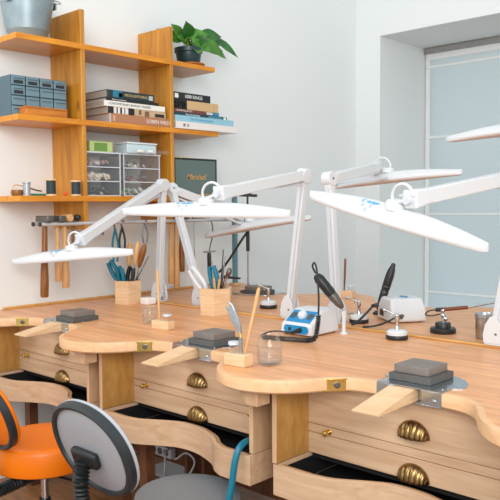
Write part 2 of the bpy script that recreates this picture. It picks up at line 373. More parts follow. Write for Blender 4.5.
def make_cabinet():
    t = thing('workbench_cabinet', '', 'bench cabinet', (.675, 0, 0))
    zt = H - .0455
    lp = MB().box((-.444, -.165, .642), (-.427, .60, zt)).obj('side_panel', 'golden', t)
    MB().box((-.4445, -.172, .642), (-.427, -.1655, zt)).obj('edge_band', 'beechz', lp, bevel=.001)
    MB().box((.427, -.15, .640), (.447, .60, zt)).obj('side_panel', 'beechz', t, bevel=.0015)
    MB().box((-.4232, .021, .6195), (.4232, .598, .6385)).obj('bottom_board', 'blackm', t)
    def drawer(z0, z1, pullz):
        d = MB().box((-.4255, 0, z0), (.4255, .02, z1)).obj('drawer', 'beech', t, bevel=.0015)
        b = MB(); b.box((-.40, .0202, z0 + .01), (.40, .50, z0 + .018)); b.box((-.40, .0202, z0 + .018), (-.39, .5, z1 - .02)); b.box((.39, .0202, z0 + .018), (.40, .5, z1 - .02)); b.box((-.39, .49, z0 + .018), (.39, .5, z1 - .02))
        b.obj('drawer_box', 'beech', d)
        p = cup_pull('cup_pull', d, 0, pullz); p.location.y = -.001
        return d
    drawer(.7495, .9035, .785); drawer(.643, .7165, .646)
    bd = MB().box((-.4255, 0, .7185), (.4255, .40, .7478)).obj('pull_out_board', 'beech', t, bevel=.0015)
    knob(bd, -.330, .733, 0); knob(bd, .316, .733, 0)
    # curved apron drawer that catches filings
    zs0, zs1 = .532, .638
    cv = skin_curve(); ci = skin_curve(.016); n = len(cv); mb = MB()
    ring = cv + list(reversed(ci))
    mb.prism([(x, y) for x, y in ring], zs0, zs1)
    mb.box((.434, -.1715 + .016, zs0), (.450, .42, zs1)); mb.box((-.440, -.1715 + .016, zs0), (-.424, .42, zs1)); mb.box((-.424, .404, zs0), (.434, .42, zs1))
    sd = mb.obj('apron_drawer', 'beech', t, bevel=.0012)
    tray = skin_curve(.017); poly = [(max(-.423, min(.433, x)), y) for x, y in tray] + [(.433, .403), (-.423, .403)]
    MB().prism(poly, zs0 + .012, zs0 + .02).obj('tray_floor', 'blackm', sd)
    ln = MB(); ln.box((-.4238, -.154, zs0 + .021), (-.4228, .403, zs1 - .014)); ln.box((.4328, -.154, zs0 + .021), (.4338, .403, zs1 - .014)); ln.box((-.4225, .402, zs0 + .021), (.4325, .4035, zs1 - .014)); ln.obj('tray_dark_sheets', 'blackm', sd)  # thin black sheets added to darken the inside of the drawer
    lip = skin_curve(.017); lip2 = skin_curve(.036)
    MB().prism([(max(-.423, min(.433, x)), y) for x, y in lip] + [(max(-.423, min(.433, x)), y) for x, y in reversed(lip2)], zs1 - .012, zs1 - .006).obj('inner_lip', 'skinlip', sd)
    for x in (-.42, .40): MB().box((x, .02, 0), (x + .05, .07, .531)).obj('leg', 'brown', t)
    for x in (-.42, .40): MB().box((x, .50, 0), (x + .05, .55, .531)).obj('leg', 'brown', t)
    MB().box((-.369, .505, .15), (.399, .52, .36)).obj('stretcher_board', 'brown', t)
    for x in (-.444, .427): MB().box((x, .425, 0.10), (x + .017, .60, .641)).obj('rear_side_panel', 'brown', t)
    return t
cab = make_cabinet(); G = 'drawer cabinets under the front worktop'; cab['group'] = G
cab['label'] = 'beech cabinet with curved apron drawer behind the grey chair, teal hose at its right end'
cL = copy_tree(cab); cL.location.x -= 1; cL['label'] = 'beech drawer cabinet behind the orange chair, nearest the shelf wall'
cR = copy_tree(cab); cR.location.x += 1; cR['label'] = 'beech drawer cabinet closest to the camera, under the largest steel block'
CABS = [cL, cab, cR]
# corbels under lobes
for i, (x, l) in enumerate(((.175, 'beveled beech support under the worktop lobe behind the grey backrest'), (1.175, 'angled beech support block under the worktop lobe above the teal hose'))):
    mb = MB(); prof = [(-.10, 0), (.062, 0), (.062, -.03), (.045, -.055), (-.02, -.055)]
    X = Matrix(((1, 0, 0, x), (0, 0, -1, 0), (0, 1, 0, H - .0455), (0, 0, 0, 1)))
    mb.prism([(-.045, 0), (.05, 0), (.05, -.058), (-.0, -.058)], .175, .24, X)
    o = mb.obj('support_block', 'beechz', None, bevel=.002); tag(o, l.replace('beveled', 'angled'), 'support block', 'support blocks under the worktop lobes')

# brackets, blocks, bench pins
def make_bracket():
    t = thing('bench_bracket', '', 'bracket', (.675, 0, H))
    disc = [(.115, -.0355), (.115, .03)] + [(.0 + .14 * math.cos(a), .05 + .14 * math.sin(a)) for a in [math.radians(d) for d in range(0, 181, 10)]] + [(-.115, .03), (-.115, -.0355)]
    MB().prism(disc, .0006, .0028).obj('top_plate', 'bracket', t)
    f = MB(); f.box((-.114, -.036, -.044), (-.047, -.034, 0)); f.box((.047, -.036, -.044), (.114, -.034, 0)); f.box((-.114, -.036, -.046), (.114, -.006, -.044)); f.box((-.047, -.0085, -.044), (.047, -.0065, 0))
    f.obj('channel', 'bracket', t, bevel=.0006)
    for x in (-.09, .09): MB().lathe([(.005, 0), (.005, .002), (.003, .003)], (x, -.036, -.028), (0, -1, 0), 12).obj('screw', 'chrome', t)
    for x, y in ((-.1, .0), (.1, .0), (.115, .075), (0, .17)): MB().lathe([(.004, 0), (.003, .0015)], (x, y, .0028), (0, 0, 1), 10).obj('screw', 'chrome', t)
    return t
def make_pin():
    mb = MB(); w = .045
    mb.add([(-w, -.008, -.043), (w, -.008, -.043), (w, -.008, 0.001), (-w, -.008, 0.001), (-w, -.236, -.048), (w, -.232, -.048), (w, -.236, -.040), (-w, -.240, -.040)],
           [(0, 1, 2, 3), (4, 7, 6, 5), (0, 4, 5, 1), (3, 2, 6, 7), (0, 3, 7, 4), (1, 5, 6, 2)])
    o = mb.obj('bench_pin', 'maple', None, bevel=.0015); o.location = (.675, -.001, H); return o
BR = make_bracket(); PN = make_pin()
def mkblock(w, h, m, name):
    o = MB().box((-w / 2, -w / 2, 0), (w / 2, w / 2, h)).obj(name, m, None, bevel=.0015); return o
B1 = mkblock(.150, .022, 'rubber', 'rubber_block'); B2 = mkblock(.124, .025, 'block', 'steel_block')
st = [('above the knob and cup pulls behind the orange chair', -.325, -.275, .055, 'nearest the shelf wall'), ('between the two lobes in the middle of the front row', .675, .690, .075, 'in the middle of the front row'), ('closest to the camera', 1.675, 1.645, .09, 'closest to the camera')]
first = True
for i, (wh, pc, bx, by, wh2) in enumerate(st):
    if i == 0: br, pn, b1, b2 = BR, PN, B1, B2
    else: br = copy_tree(BR); pn = PN.copy(); b1 = B1.copy(); b2 = B2.copy(); [COL.objects.link(q) for q in (pn, b1, b2)]
    br.location = (pc, 0, H); pn.location = (pc + (.005, -.02, -.024)[i], -.001, H); b1.location = (bx + .003, by, H + .003); b2.location = (bx - .002, by + .006, H + .0252)
    tag(br, 'polished metal bracket in the front worktop edge, ' + wh2, 'bracket', 'brackets holding the bench pins')
    tag(pn, 'pale wooden wedge sticking out of the metal bracket ' + wh2, 'bench pin', 'bench pins')
    tag(b1, 'dark rubber block under the steel block ' + wh2, 'block', 'rubber blocks')
    tag(b2, 'grey square steel block on a rubber block ' + wh2, 'steel block', 'steel blocks')
# back row: brackets and blocks on the mirrored side
t = copy_tree(BR); t.location = (-.325, 1.56, H); t.rotation_euler = (0, 0, PI); tag(t, 'metal bracket on the far edge of the far worktop by the lamp stand', 'bracket', 'brackets holding the bench pins')
b1 = B1.copy(); COL.objects.link(b1); b1.location = (-.335, 1.46, H + .003); tag(b1, 'dark rubber block on the far worktop behind the white-based clamp', 'block', 'rubber blocks')
b2 = B2.copy(); COL.objects.link(b2); b2.location = (-.335, 1.46, H + .0252); tag(b2, 'steel block lying on the far worktop behind the white-based clamp', 'steel block', 'steel blocks')
# brass plates in the edge
def make_plate():
    t = thing('brass_plate', '', 'brass plate'); b = MB().box((-.042, -.003, -.017), (.042, 0, .017)).obj('plate', 'brass', t, bevel=.0008)
    MB().lathe([(.0085, 0), (.0085, .003), (.006, .0035), (.005, .001), (.001, .001)], (0, -.003, 0), (0, -1, 0), 16).obj('socket', 'dark_steel', t)
    for x in (-.035, .035):
        for z in (-.012, .012): MB().lathe([(.0028, 0), (.002, .0012)], (x, -.003, z), (0, -1, 0), 8).obj('screw', 'brass', t)
    return t
BP = make_plate()
for i, (lc, l) in enumerate(((-.825, 'in the worktop edge above the orange chair'), (.175, 'in the worktop edge above the golden panel'), (1.175, 'in the worktop edge closest to the camera'))):
    p = BP if i == 0 else copy_tree(BP)
    j = min(range(len(LOBE)), key=lambda k: abs(LOBE[k][0] - .262)); a = V(LOBE[j - 2]); b = V(LOBE[j + 2]); d = (b - a).normalized()
    q = V(LOBE[j]); p.scale = (1.35, 1, 1.25); p.location = (lc + q.x, q.y - .0, H - .023); p.rotation_euler = (0, 0, math.atan2(d.y, d.x))
    tag(p, 'small rectangular brass plate with a round socket ' + l, 'brass plate', 'brass plates in the worktop edge')

# ------------------------------------------------------------------ wall shelf
sh = thing('shelf_unit', 'varnished orange pine wall shelf with two uprights and three boards', 'shelf', (WX, 0, 0))
SX = .311
for y, z0, z1 in ((.339, 1.39, 2.60), (.979, 1.405, 2.615)): MB().box((.0005, y, z0), (SX, y + .028, z1)).obj('upright', 'pineup', sh, bevel=.004)
for zt_, y1 in ((2.412, 1.36), (1.998, 1.385), (1.577, 1.385)):
    mb = MB(); segs = [(-.05, .3385), (.3675, .9785), (1.0075, y1)]
    for k, (a, b) in enumerate(segs): mb.box((.0005, a, zt_ - .03), (SX + .002, b, zt_))
    mb.box((SX + .0005, .3, zt_ - .03), (SX + .004, 1.1, zt_))
    mb.obj('shelf_board', 'pine', sh, bevel=.003)
# galvanised bucket
bk = thing('zinc_bucket', 'galvanised metal bucket standing on the top shelf', 'bucket', (-.77, .11, 2.412))
mb = MB(); mb.lathe([(.096, 0), (.098, .003), (.108, .045), (.111, .048), (.112, .052), (.139, .20), (.146, .24), (.150, .245), (.146, .25), (.142, .246), (.136, .2), (.104, .03), (.09, .012), (.001, .012)], n=48, caps=False); mb.obj('bucket_body', 'zinc', bk)
for s in (-1, 1):
    hb = MB(); hb.box((-.02, -.004, -.02), (.02, .004, .02), Matrix.Translation((.147 * .3, s * .139, .20))); hb.obj('handle_lug', 'zinc', bk, bevel=.003)
hd = MB(); hd.tube([(.045, .147, .205), (.07, .165, .20), (.13, .14, .17), (.155, .0, .155), (.13, -.13, .17), (.07, -.16, .20), (.045, -.147, .205)], .003); 
ho = hd.obj('wire_handle', 'steel', bk); ho.location = (-.03, 0, .035)
# plant
tag(MB().lathe([(.07, 0), (.088, .010), (.09, .018), (.084, .018), (.08, .012), (.001, .010)], (0, 0, 0), n=32, caps=False).obj('plant_saucer', 'saucer', None), 'round tan saucer under the dark plant pot', 'saucer').location = (-.705, 1.235, 2.412)
pl = thing('potted_plant', 'trailing green leafy plant in a dark teal plastic pot on the top shelf', 'plant', (-.705, 1.215, 2.4225))
MB().lathe([(.068, 0), (.072, .004), (.082, .072), (.088, .074), (.091, .077), (.092, .102), (.088, .104), (.084, .101), (.080, .088)], n=40, caps=False).obj('pot', 'pot', pl)
MB().lathe([(.078, .088), (.05, .094), (.001, .097)], n=24, caps=False).obj('soil', 'soil', pl)
def leaf_mesh(mb, base, tip, width, nrm, curl=.15):
    base = V(base); tip = V(tip); d = tip - base; L = d.length; d.normalize(); n = V(nrm); n = (n - d * n.dot(d)).normalized(); s = d.cross(n)
    k = 9; vs = []; fs = []
    for i in range(k + 1):
        t = i / k; wd = width * (math.sin(PI * min(1, t * 1.02 + .03)) ** .55) * (1 - t) ** .45 * 1.25 if i < k else 0
        c = base + d * (L * t) - n * (curl * L * t * t)
        back = -.12 * L if i == 0 else (-.05 * L if i == 1 else 0)
        for j, q in enumerate((-1, -.5, 0, .5, 1)):
            vs.append(tuple(c + s * q * wd + n * (abs(q) * wd * .28 - q * q * wd * .12) + d * (back * abs(q))))
    for i in range(k):
        for j in range(4): a = i * 5 + j; fs.append((a, a + 1, a + 6, a + 5))
    mb.add(vs, fs)
# leaves: (pixel-free) placed around the pot in the pot's own frame; +y runs right along the shelf, +x towards the room
LV = [((-.03, -.08, .19), (-.04, -.23, .225), .03, (.6, .1, .6)), ((.0, -.06, .19), (.04, -.17, .245), .035, (.6, -.3, .8)), ((.02, .18, .20), (.06, .30, .19), .035, (.6, .2, .8)),((.05, .02, .13), (.13, -.02, .075), .05, (1, -.1, .7)), ((.02, -.05, .15), (.10, -.16, .16), .036, (.5, .2, 1)), ((.02, -.02, .19), (.09, -.09, .26), .048, (.8, -.4, .7)),
      ((.0, .03, .20), (.10, .09, .22), .040, (.3, .2, 1)), ((.0, -.04, .20), (.05, .07, .255), .038, (.4, -.3, 1)), ((.03, .10, .215), (.08, .25, .235), .048, (.5, -.1, 1)),
      ((.03, .06, .20), (.09, .02, .11), .055, (1, .1, .3)), ((.05, .11, .17), (.13, .19, .09), .048, (1, .3, .5)), ((.02, .26, .215), (.09, .42, .12), .032, (.5, .5, 1)),
      ((.05, .14, .15), (.10, .245, .125), .026, (1, -.2, .6)), ((.0, .0, .16), (.02, -.13, .21), .036, (.6, .2, .9)), ((.04, -.03, .14), (.11, -.07, .14), .034, (1, 0, .5)),
      ((-.02, .08, .17), (-.06, .18, .21), .040, (.4, 0, 1)), ((-.03, -.05, .18), (-.05, -.17, .19), .038, (.5, .1, 1)), ((.04, .05, .16), (.12, .06, .18), .036, (.6, 0, 1)), ((.06, .20, .13), (.1, .28, .075), .02, (1, 0, .3)), ((.03, .08, .15), (.12, .10, .10), .045, (1, .2, .5))]
la, lb_, stm = MB(), MB(), MB()
for i, (a, b, wd, nn) in enumerate(LV):
    a = V(a); b = V(b); a = a * .9; b = b * .9; b = a + (b - a) * 1.1; nn = (nn[0] + .9, nn[1] - .6, nn[2] * .4); leaf_mesh(lb_ if i % 3 == 2 else la, a, b, wd * 1.02, nn)
    stm.tube([(0.01 * (i % 3 - 1), 0.012 * (i % 5 - 2), .09), (a[0] * .5, a[1] * .5, .12 + a[2] * .3), a], .0028, 6, 4)
la.obj('leaves', 'leaf', pl, angle=80); lb_.obj('dark_leaves', 'leaf2', pl, angle=80); stm.obj('stems', 'stem', pl)
# organizer with 16 drawers
og = thing('drawer_organizer', 'blue grey plastic organizer of sixteen small drawers on the middle shelf', 'organizer', (-.70, -.035, 1.9985))
OW, OH, OD = .335, .212, .135
mb = MB(); mb.box((-OD, 0, 0), (-.006, .006, OH)); mb.box((-OD, OW - .006, 0), (-.006, OW, OH)); mb.box((-OD, .006, OH - .006), (-.006, OW - .006, OH)); mb.box((-OD, .006, 0), (-.006, OW - .006, .005)); mb.box((-OD, .006, .005), (-OD + .006, OW - .006, OH - .006))
for i in range(1, 4): mb.box((-OD + .006, OW * i / 4 - .002, .005), (-.008, OW * i / 4 + .002, OH - .006)); mb.box((-OD + .006, .006, OH * i / 4 - .002), (-.008, OW - .006, OH * i / 4 + .002))
mb.obj('case', 'drawerblue', og)
dw, dh = OW / 4 - .006, OH / 4 - .006
for r in range(4):
    for c in range(4):
        mb = MB(); mb.box((-.004, 0, 0), (0, dw, dh)); mb.box((0, dw * .12, dh * .70), (.008, dw * .88, dh * .86)); mb.box((-.1, .002, .002), (-.0045, dw - .002, dh * .5))
        d = mb.obj('organizer_drawer', 'drawerfront', og, bevel=.002); d.location = (0.0, OW * c / 4 + .003, OH * r / 4 + .003)
        if r == 3 or (r == 2 and c == 0): MB().box((.0002, dw * .16, dh * .15), (.0016, dw * .84, dh * .5)).obj('window', 'black', d)
# wooden box in front
wbx = thing('wooden_box', 'flat orange wooden box in front of the drawer organizer', 'box', (-.665, .005, 1.9985))
MB().box((-.03, 0, 0), (.045, .245, .036)).obj('box_body', 'box_wood', wbx, bevel=.002); MB().box((-.031, -.001, .0365), (.046, .246, .046)).obj('lid', 'box_wood', wbx, bevel=.002)
# books
RT = Matrix(((0, 0, 1, 0), (1, 0, 0, 0), (0, 1, 0, 0), (0, 0, 0, 1)))   # text facing +x, reading along +y
def book(name_lbl, y0, y1, z0, th, depth, col, words=None, tcol=(235, 235, 235), xf=-.632, tsize=None, ty=.02, extra=None, grp=None, page='paper', cover_side=None):
    t = thing('book', name_lbl, 'book', (xf, y0, z0), 0, grp)
    c = plain('cover_%d_%d_%d' % col, col, .4); L = y1 - y0; cv = .003
    mb = MB(); mb.box((-depth, 0, 0), (0, L, cv)); mb.box((-depth, 0, th - cv), (0, L, th)); mb.box((-cv, 0, cv), (0, L, th - cv))
    mb.obj('cover', c, t, bevel=.0008)
    MB().box((-depth + .003, .003, cv), (-cv, L - .003, th - cv)).obj('pages', page, t)
    for e in (extra or []):
        a, b, z_a, z_b, cc = e; MB().box((.0001, a * L, z_a * th), (.0006, b * L, z_b * th)).obj('spine_print', plain('print_%d_%d_%d' % cc, cc), t)
    if words:
        s = tsize or th * .62; m = RT.copy(); m.translation = V((.0008, ty * 1.0, th / 2)); text(words, s, m, plain('ink_%d_%d_%d' % tcol, tcol), t)
    return t
z = 1.999; g1 = 'books stacked flat between the uprights'; g2 = 'books stacked flat at the right end of the middle shelf'
book('thick brown book at the bottom of the stack between the uprights', .53, .975, z, .052, .26, (176, 122, 88), 'LOREN WILD', (240, 232, 222), ty=.27, tsize=.03, grp=g1, xf=-.626, extra=[(.0, .025, 0, 1, (200, 190, 184)), (.06, .09, .2, .8, (205, 170, 150))]); z += .0525
book('book with black and tan picture spine above the brown book', .525, .955, z, .040, .26, (196, 168, 134), None, grp=g1, extra=[(0, .09, 0, 1, (22, 22, 24)), (.1, .33, .1, .9, (225, 225, 222)), (.14, .16, .1, .9, (30, 30, 30)), (.2, .23, .1, .9, (40, 40, 40)), (.27, .285, .1, .9, (40, 40, 40)), (.34, .44, 0, 1, (20, 20, 22)), (.52, .56, .2, .9, (110, 78, 50)), (.62, .70, .0, .8, (120, 90, 60)), (.8, .97, .1, .6, (40, 34, 30))]); z += .0405
book('white spined book in the stack between the uprights', .50, .95, z, .032, .26, (236, 234, 228), 'CONTEMPORARY JEWELRY MAKERS', (80, 84, 90), grp=g1, ty=.03, tsize=.019); z += .0325
book('thin black book under the teal and black one', .515, .90, z, .017, .25, (24, 26, 28), 'Rings Stones Settings', (215, 220, 220), grp=g1, ty=.04, tsize=.012); z += .0175
book('black book with blue picture on its spine, top of the stack between the uprights', .52, .865, z, .044, .26, (24, 48, 54), 'METALSMITHING', (206, 176, 110), grp=g1, ty=.125, tsize=.022, extra=[(.0, .04, 0, 1, (46, 66, 70)), (.12, .31, .1, .95, (30, 120, 150)), (.24, .31, .15, .7, (120, 200, 210)), (.88, .97, .2, .8, (180, 190, 190))])
z = 1.999
book('white book at the bottom of the right hand book stack', 1.0105, 1.545, z, .044, .24, (232, 226, 222), None, grp=g2, xf=-.60, extra=[(.11, .145, .3, .7, (120, 120, 124)), (.17, .2, .3, .7, (150, 150, 150))]); z += .0445
book('pale blue book above the white one in the right hand book stack', 1.012, 1.52, z, .038, .24, (146, 196, 214), 'The Flowering Jewelry', (60, 150, 190), grp=g2, xf=-.605, ty=.12, tsize=.022); z += .0385
book('dark teal book between pale blue and red brown books', 1.015, 1.485, z, .022, .22, (26, 62, 72), 'The Art Jewelers', (226, 232, 234), grp=g2, ty=.10, tsize=.018, extra=[(.64, .9, .15, .85, (70, 130, 150)), (.93, .98, .1, .9, (225, 235, 238))]); z += .0225
book('thin red brown book with a blue end, right stack', 1.012, 1.41, z, .020, .2, (120, 62, 48), 'ENAMELING ARTISTS', (230, 226, 220), grp=g2, ty=.03, tsize=.014, extra=[(.88, 1.0, 0, 1, (40, 140, 176)), (.72, .86, .1, .9, (200, 206, 208))]); z += .0205
book('kraft brown book under the black ring book', 1.012, 1.405, z, .056, .22, (206, 172, 124), None, grp=g2, extra=[(0, .3, 0, 1, (24, 24, 24)), (.05, .07, .1, .9, (190, 190, 190)), (.10, .12, .1, .8, (190, 190, 190)), (.15, .165, .2, .9, (170, 170, 170)), (.2, .22, .1, .9, (170, 170, 170)), (.24, .26, .1, .7, (170, 170, 170)), (.9, .91, 0, 1, (180, 146, 100))]); z += .0565
book('black book titled 1000 RINGS on top of the right hand stack', 1.010, 1.335, z, .046, .22, (26, 28, 30), '1000 RINGS', (238, 240, 240), grp=g2, ty=.10, tsize=.03, extra=[(.06, .15, .2, .8, (232, 234, 234))])
# third shelf ------------------------------------------------------------
Z3 = 1.5775
def spool(lbl, y, h, r, thr, x=-.665):
    t = thing('thread_spool', lbl, 'spool', (x, y, Z3), 0, 'spools on the lowest shelf')
    wd = 'maple' if thr == 'thread' else 'silver_thread'
    MB().lathe([(r * 1.15, 0), (r * 1.15, h * .1), (r * .5, h * .101), (r * .5, h * .899), (r * 1.15, h * .9), (r * 1.15, h)], n=24).obj('spool_core', wd, t)
    MB().lathe([(r * .5, h * .11)] + [(r * (.96 + .03 * (k % 2)), h * (.11 + .78 * k / 24)) for k in range(25)] + [(r * .5, h * .89)], n=24, caps=False).obj('thread', thr, t)
spool('dark green thread spool with wooden ends, left of the shelf upright', .165, .092, .026, 'thread')
spool('dark green thread spool with wooden ends in front of the shelf upright', .272 + .03, .085, .024, 'thread', x=-.635)
spool('silver grey wire spool beside the small basket', .02, .072, .019, 'silver_thread')
bs = thing('small_basket', 'small round woven tan basket with looped handle on the lowest shelf', 'basket', (-.71, -.012, Z3))
MB().lathe([(.026, 0), (.032, .012), (.030, .03), (.026, .032), (.024, .012), (.001, .006)], n=24, caps=False).obj('basket_body', 'handle_dark', bs)
MB().tube([(0, -.028, .03), (0, -.022, .05), (.0, .0, .058), (0, .03, .052), (.0, .05, .05)], .003).obj('basket_handle', 'handle', bs)
o = MB().prism([(-.02, -.09), (.01, -.1), (.03, -.05), (.028, .07), (0, .09), (-.02, .05)], 0, .012).obj('green_pouch', plain('green_felt', (30, 120, 104), .7), None, bevel=.004); o.location = (-.70, .085, Z3); tag(o, 'flat dark green pouch lying between the wire spool and thread spool', 'pouch')
o = MB().sphere((0, 0, .011), .011).obj('orange_bead', plain('orange_red', (222, 80, 20)), None); o.location = (-.63, .232, Z3); tag(o, 'small round orange bead between the two thread spools', 'bead')
o = MB().tube([(0, -.05, .035), (0, -.02, .04), (0, .02, .03), (0, .05, .026)], .004, 8).tube([(.0, -.05, .035), (0, -.07, .02), (0, -.09, .004)], .004, 8).obj('curved_pliers', 'dark_steel', None); o.location = (-.72, .09, Z3 + .0005); tag(o, 'curved dark wire tool leaning behind the green pouch', 'tool')
# clear drawers with contents
def clear_bin(lbl, y0, y1, h, rows, cont):
    t = thing('clear_drawer_unit', lbl, 'drawer unit', (-.66, y0, Z3), 0, 'clear plastic drawer units'); L = y1 - y0; D = .23
    mb = MB(); mb.box((-D, 0, 0), (0, .003, h)); mb.box((-D, L - .003, 0), (0, L, h)); mb.box((-D, .003, 0), (-D + .003, L - .003, h))
    mb.obj('clear_case', 'thinplastic', t)
    ff = MB(); ff.box((-.006, 0, 0), (.001, .006, h)); ff.box((-.006, L - .006, 0), (.001, L, h)); ff.box((-D, -.004, h), (.004, L + .004, h + .008))
    for r in range(rows + 1): 
        if r < rows: ff.box((-.006, .006, h * r / rows), (.001, L - .006, h * r / rows + .006))
    ff.obj('case_frame', 'whitegrey', t)
    for r in range(rows):
        z0 = h * r / rows; z1 = h * (r + 1) / rows
        d = MB().box((-.004, .008, z0 + .008), (-.001, L - .008, z1 - .004)).obj('clear_drawer', 'thinplastic', t)
        MB().box((-D + .005, .008, z0 + .0065), (-.006, L - .008, z0 + .008)).obj('drawer_floor', 'thinplastic', d)
        for ci, (colr, cnt, size) in enumerate(cont[r]):
            mb = MB()
            for _ in range(cnt):
                sx = size * random.uniform(.8, 1.6); c = (random.uniform(-D * .45, -.03 - size), random.uniform(.02 + size, L - .02 - size), z0 + .0085 + size * .6 + random.random() * (z1 - z0) * .34)
                mb.sphere(c, sx, 8, .6, (random.random(), random.random(), random.random()))
            so = mb.obj('small_findings', plain('bits_%d_%d_%d' % colr, colr, .5), t); so['kind'] = 'stuff'
    return t
W3, TAN, PK, GR, DK = (232, 222, 206), (196, 150, 96), (176, 140, 134), (70, 140, 70), (36, 60, 62)
clear_bin('clear plastic three drawer unit just right of the first upright, filled with findings', .378, .628, .245, 3, [[(DK, 14, .016), ((206, 190, 160), 8, .012)], [(W3, 26, .014), (TAN, 8, .012)], [(PK, 12, .014), ((200, 196, 196), 6, .014)]])
clear_bin('clear plastic three drawer unit beside the second upright', .648, .925, .245, 3, [[(GR, 8, .011), ((205, 205, 205), 16, .013)], [((150, 70, 90), 12, .008), ((120, 110, 110), 10, .009)], [((80, 80, 84), 14, .008), (W3, 8, .010)]])
o = MB().box((-.05, 0, 0), (.03, .16, .062)).obj('green_packet', plain('lime_packet', (188, 204, 136), .4), None, bevel=.004)
o.location = (-.71, .43, Z3 + .2535); tag(o, 'lime green packet on top of the left clear drawer unit', 'packet')
MB().box((.0302, .03, .006), (.0312, .12, .052)).obj('packet_print', plain('green_print', (110, 150, 70)), o)
tb = thing('plastic_container', 'pale plastic container with white contents on top of the right clear drawer unit', 'container', (-.76, .665, Z3 + .2535))
MB().box((0, 0, 0), (.12, .22, .055)).obj('tub', plain('frosted_tub', (196, 214, 220), .3), tb, bevel=.006); MB().box((-.004, -.004, .0555), (.124, .224, .066)).obj('lid', plain('frosted_lid', (214, 226, 230), .25), tb, bevel=.003)
tray = thing('clear_tray', 'shallow clear tray with white bits under the pale container', 'tray', (-.64, .70, Z3 + .2535))
MB().box((0, 0, 0), (.05, .24, .022)).obj('tray_body', 'thinplastic', tray, bevel=.002)
mb = MB(); [mb.sphere((random.uniform(.012, .038), random.uniform(.02, .12), .012), .009, 8) for _ in range(12)]; q = mb.obj('white_bits', 'sponge', tray); q['kind'] = 'stuff'
# speaker
sp = thing('speaker', 'dark box speaker with grey green grille and gold script on the lowest shelf', 'speaker', (-.655, 1.035, Z3))
MB().box((-.16, 0, 0), (-.006, .372, .245)).obj('cabinet', 'black', sp, bevel=.006)
MB().box((-.0055, .012, .018), (-.001, .36, .233)).obj('grille', 'grille', sp)
fr = MB(); fr.box((-.0055, 0, 0), (.002, .011, .245)); fr.box((-.0055, .361, 0), (.002, .372, .245)); fr.box((-.0055, .011, 0), (.002, .361, .007)); fr.box((-.0055, .011, .234), (.002, .361, .245)); fr.obj('front_frame', 'black', sp, bevel=.002)
MB().box((-.0055, .0115, .0075), (.0015, .3605, .0172)).obj('gold_strip', 'gold', sp)
m = RT.copy(); m.translation = V((.0005, .186, .125)); text('Marshall', .050, m, 'gold', sp, shear=.35, align='CENTER', bold=.0012)
o_ = MB()
for i in range(5): o_.lathe([(.006, 0), (.006, .007)], (-.05, .07 + i * .02, .245), n=12)
o_.obj('control_knobs', 'brass', sp)

# ------------------------------------------------------------------ tool rail with hanging tools
rl = thing('tool_rail', 'pair of chrome tubes fixed under the shelf for hanging tools', 'rail', (0, 0, 0))
RZ = 1.425
for x in (-.620, -.690):
    q = MB().cyl((x, .07, RZ), (x, 1.66, RZ), .0108, n=20).obj('tube', 'railmetal', rl)
    MB().cyl((x, .062, RZ), (x, .07, RZ), .012, n=20).obj('end_cap', 'black', q)
for y in (.345, .985, 1.45):
    MB().box((-.925, y, RZ - .012), (-.63, y + .012, RZ + .0)).obj('rail_bracket', 'dark_steel', rl)
def hammer(lbl, y, zb, hm, head, hr=.013, tilt=0, x=-.655):
    t = thing('hammer', lbl, 'hammer', (x, y, RZ + .0108)); L = RZ + .0108 - zb
    MB().lathe([(hr * .9, -L), (hr * 1.15, -L + .006), (hr * 1.2, -L * .8), (hr * .85, -L * .35), (hr * .75, 0), (hr * .75, .03)], (0, 0, 0), n=18).obj('handle', hm, t)
    if head == 'block': MB().box((-.062, -.02, .001), (.062, .02, .034)).obj('head', 'dark_steel', t, bevel=.004)
    elif head == 'wood': MB().cyl((-.065, 0, .021), (.065, 0, .021), .02, n=20).obj('head', 'handle', t, bevel=.003)
    else:
        MB().lathe([(.014, -.068), (.02, -.062), (.02, -.03), (.012, -.02), (.012, .03), (.019, .04), (.016, .06), (.008, .068)], (0, 0, .021), (1, 0, 0), 18).obj('head', 'black', t)
    t.rotation_euler = (tilt, 0, 0)
    return t
hammer('hammer with dark brown handle and steel block head, first on the rail', .115, 1.03, 'handle_dark', 'block', .019, -.03)
hammer('slim hammer with pale handle hanging second on the rail', .19, 1.11, 'handle', 'block', .015)
hammer('mallet with tan handle and wooden head hanging third on the rail', .237, 1.07, 'handle', 'wood', .018)
hammer('black headed hammer hanging beside the first shelf upright', .29, 1.22, 'handle_dark', 'black', .010)
hammer('pale handled hammer hanging behind the white lamp posts', 1.00, 1.03, 'handle', 'black', .017)
hammer('tan handled mallet hanging behind the lamp posts, left of two brown ones', 1.045, 1.00, 'handle', 'wood', .018)
hammer('brown handled hammer hanging rightmost behind the lamp posts', 1.09, 1.10, 'handle_dark', 'block', .016)
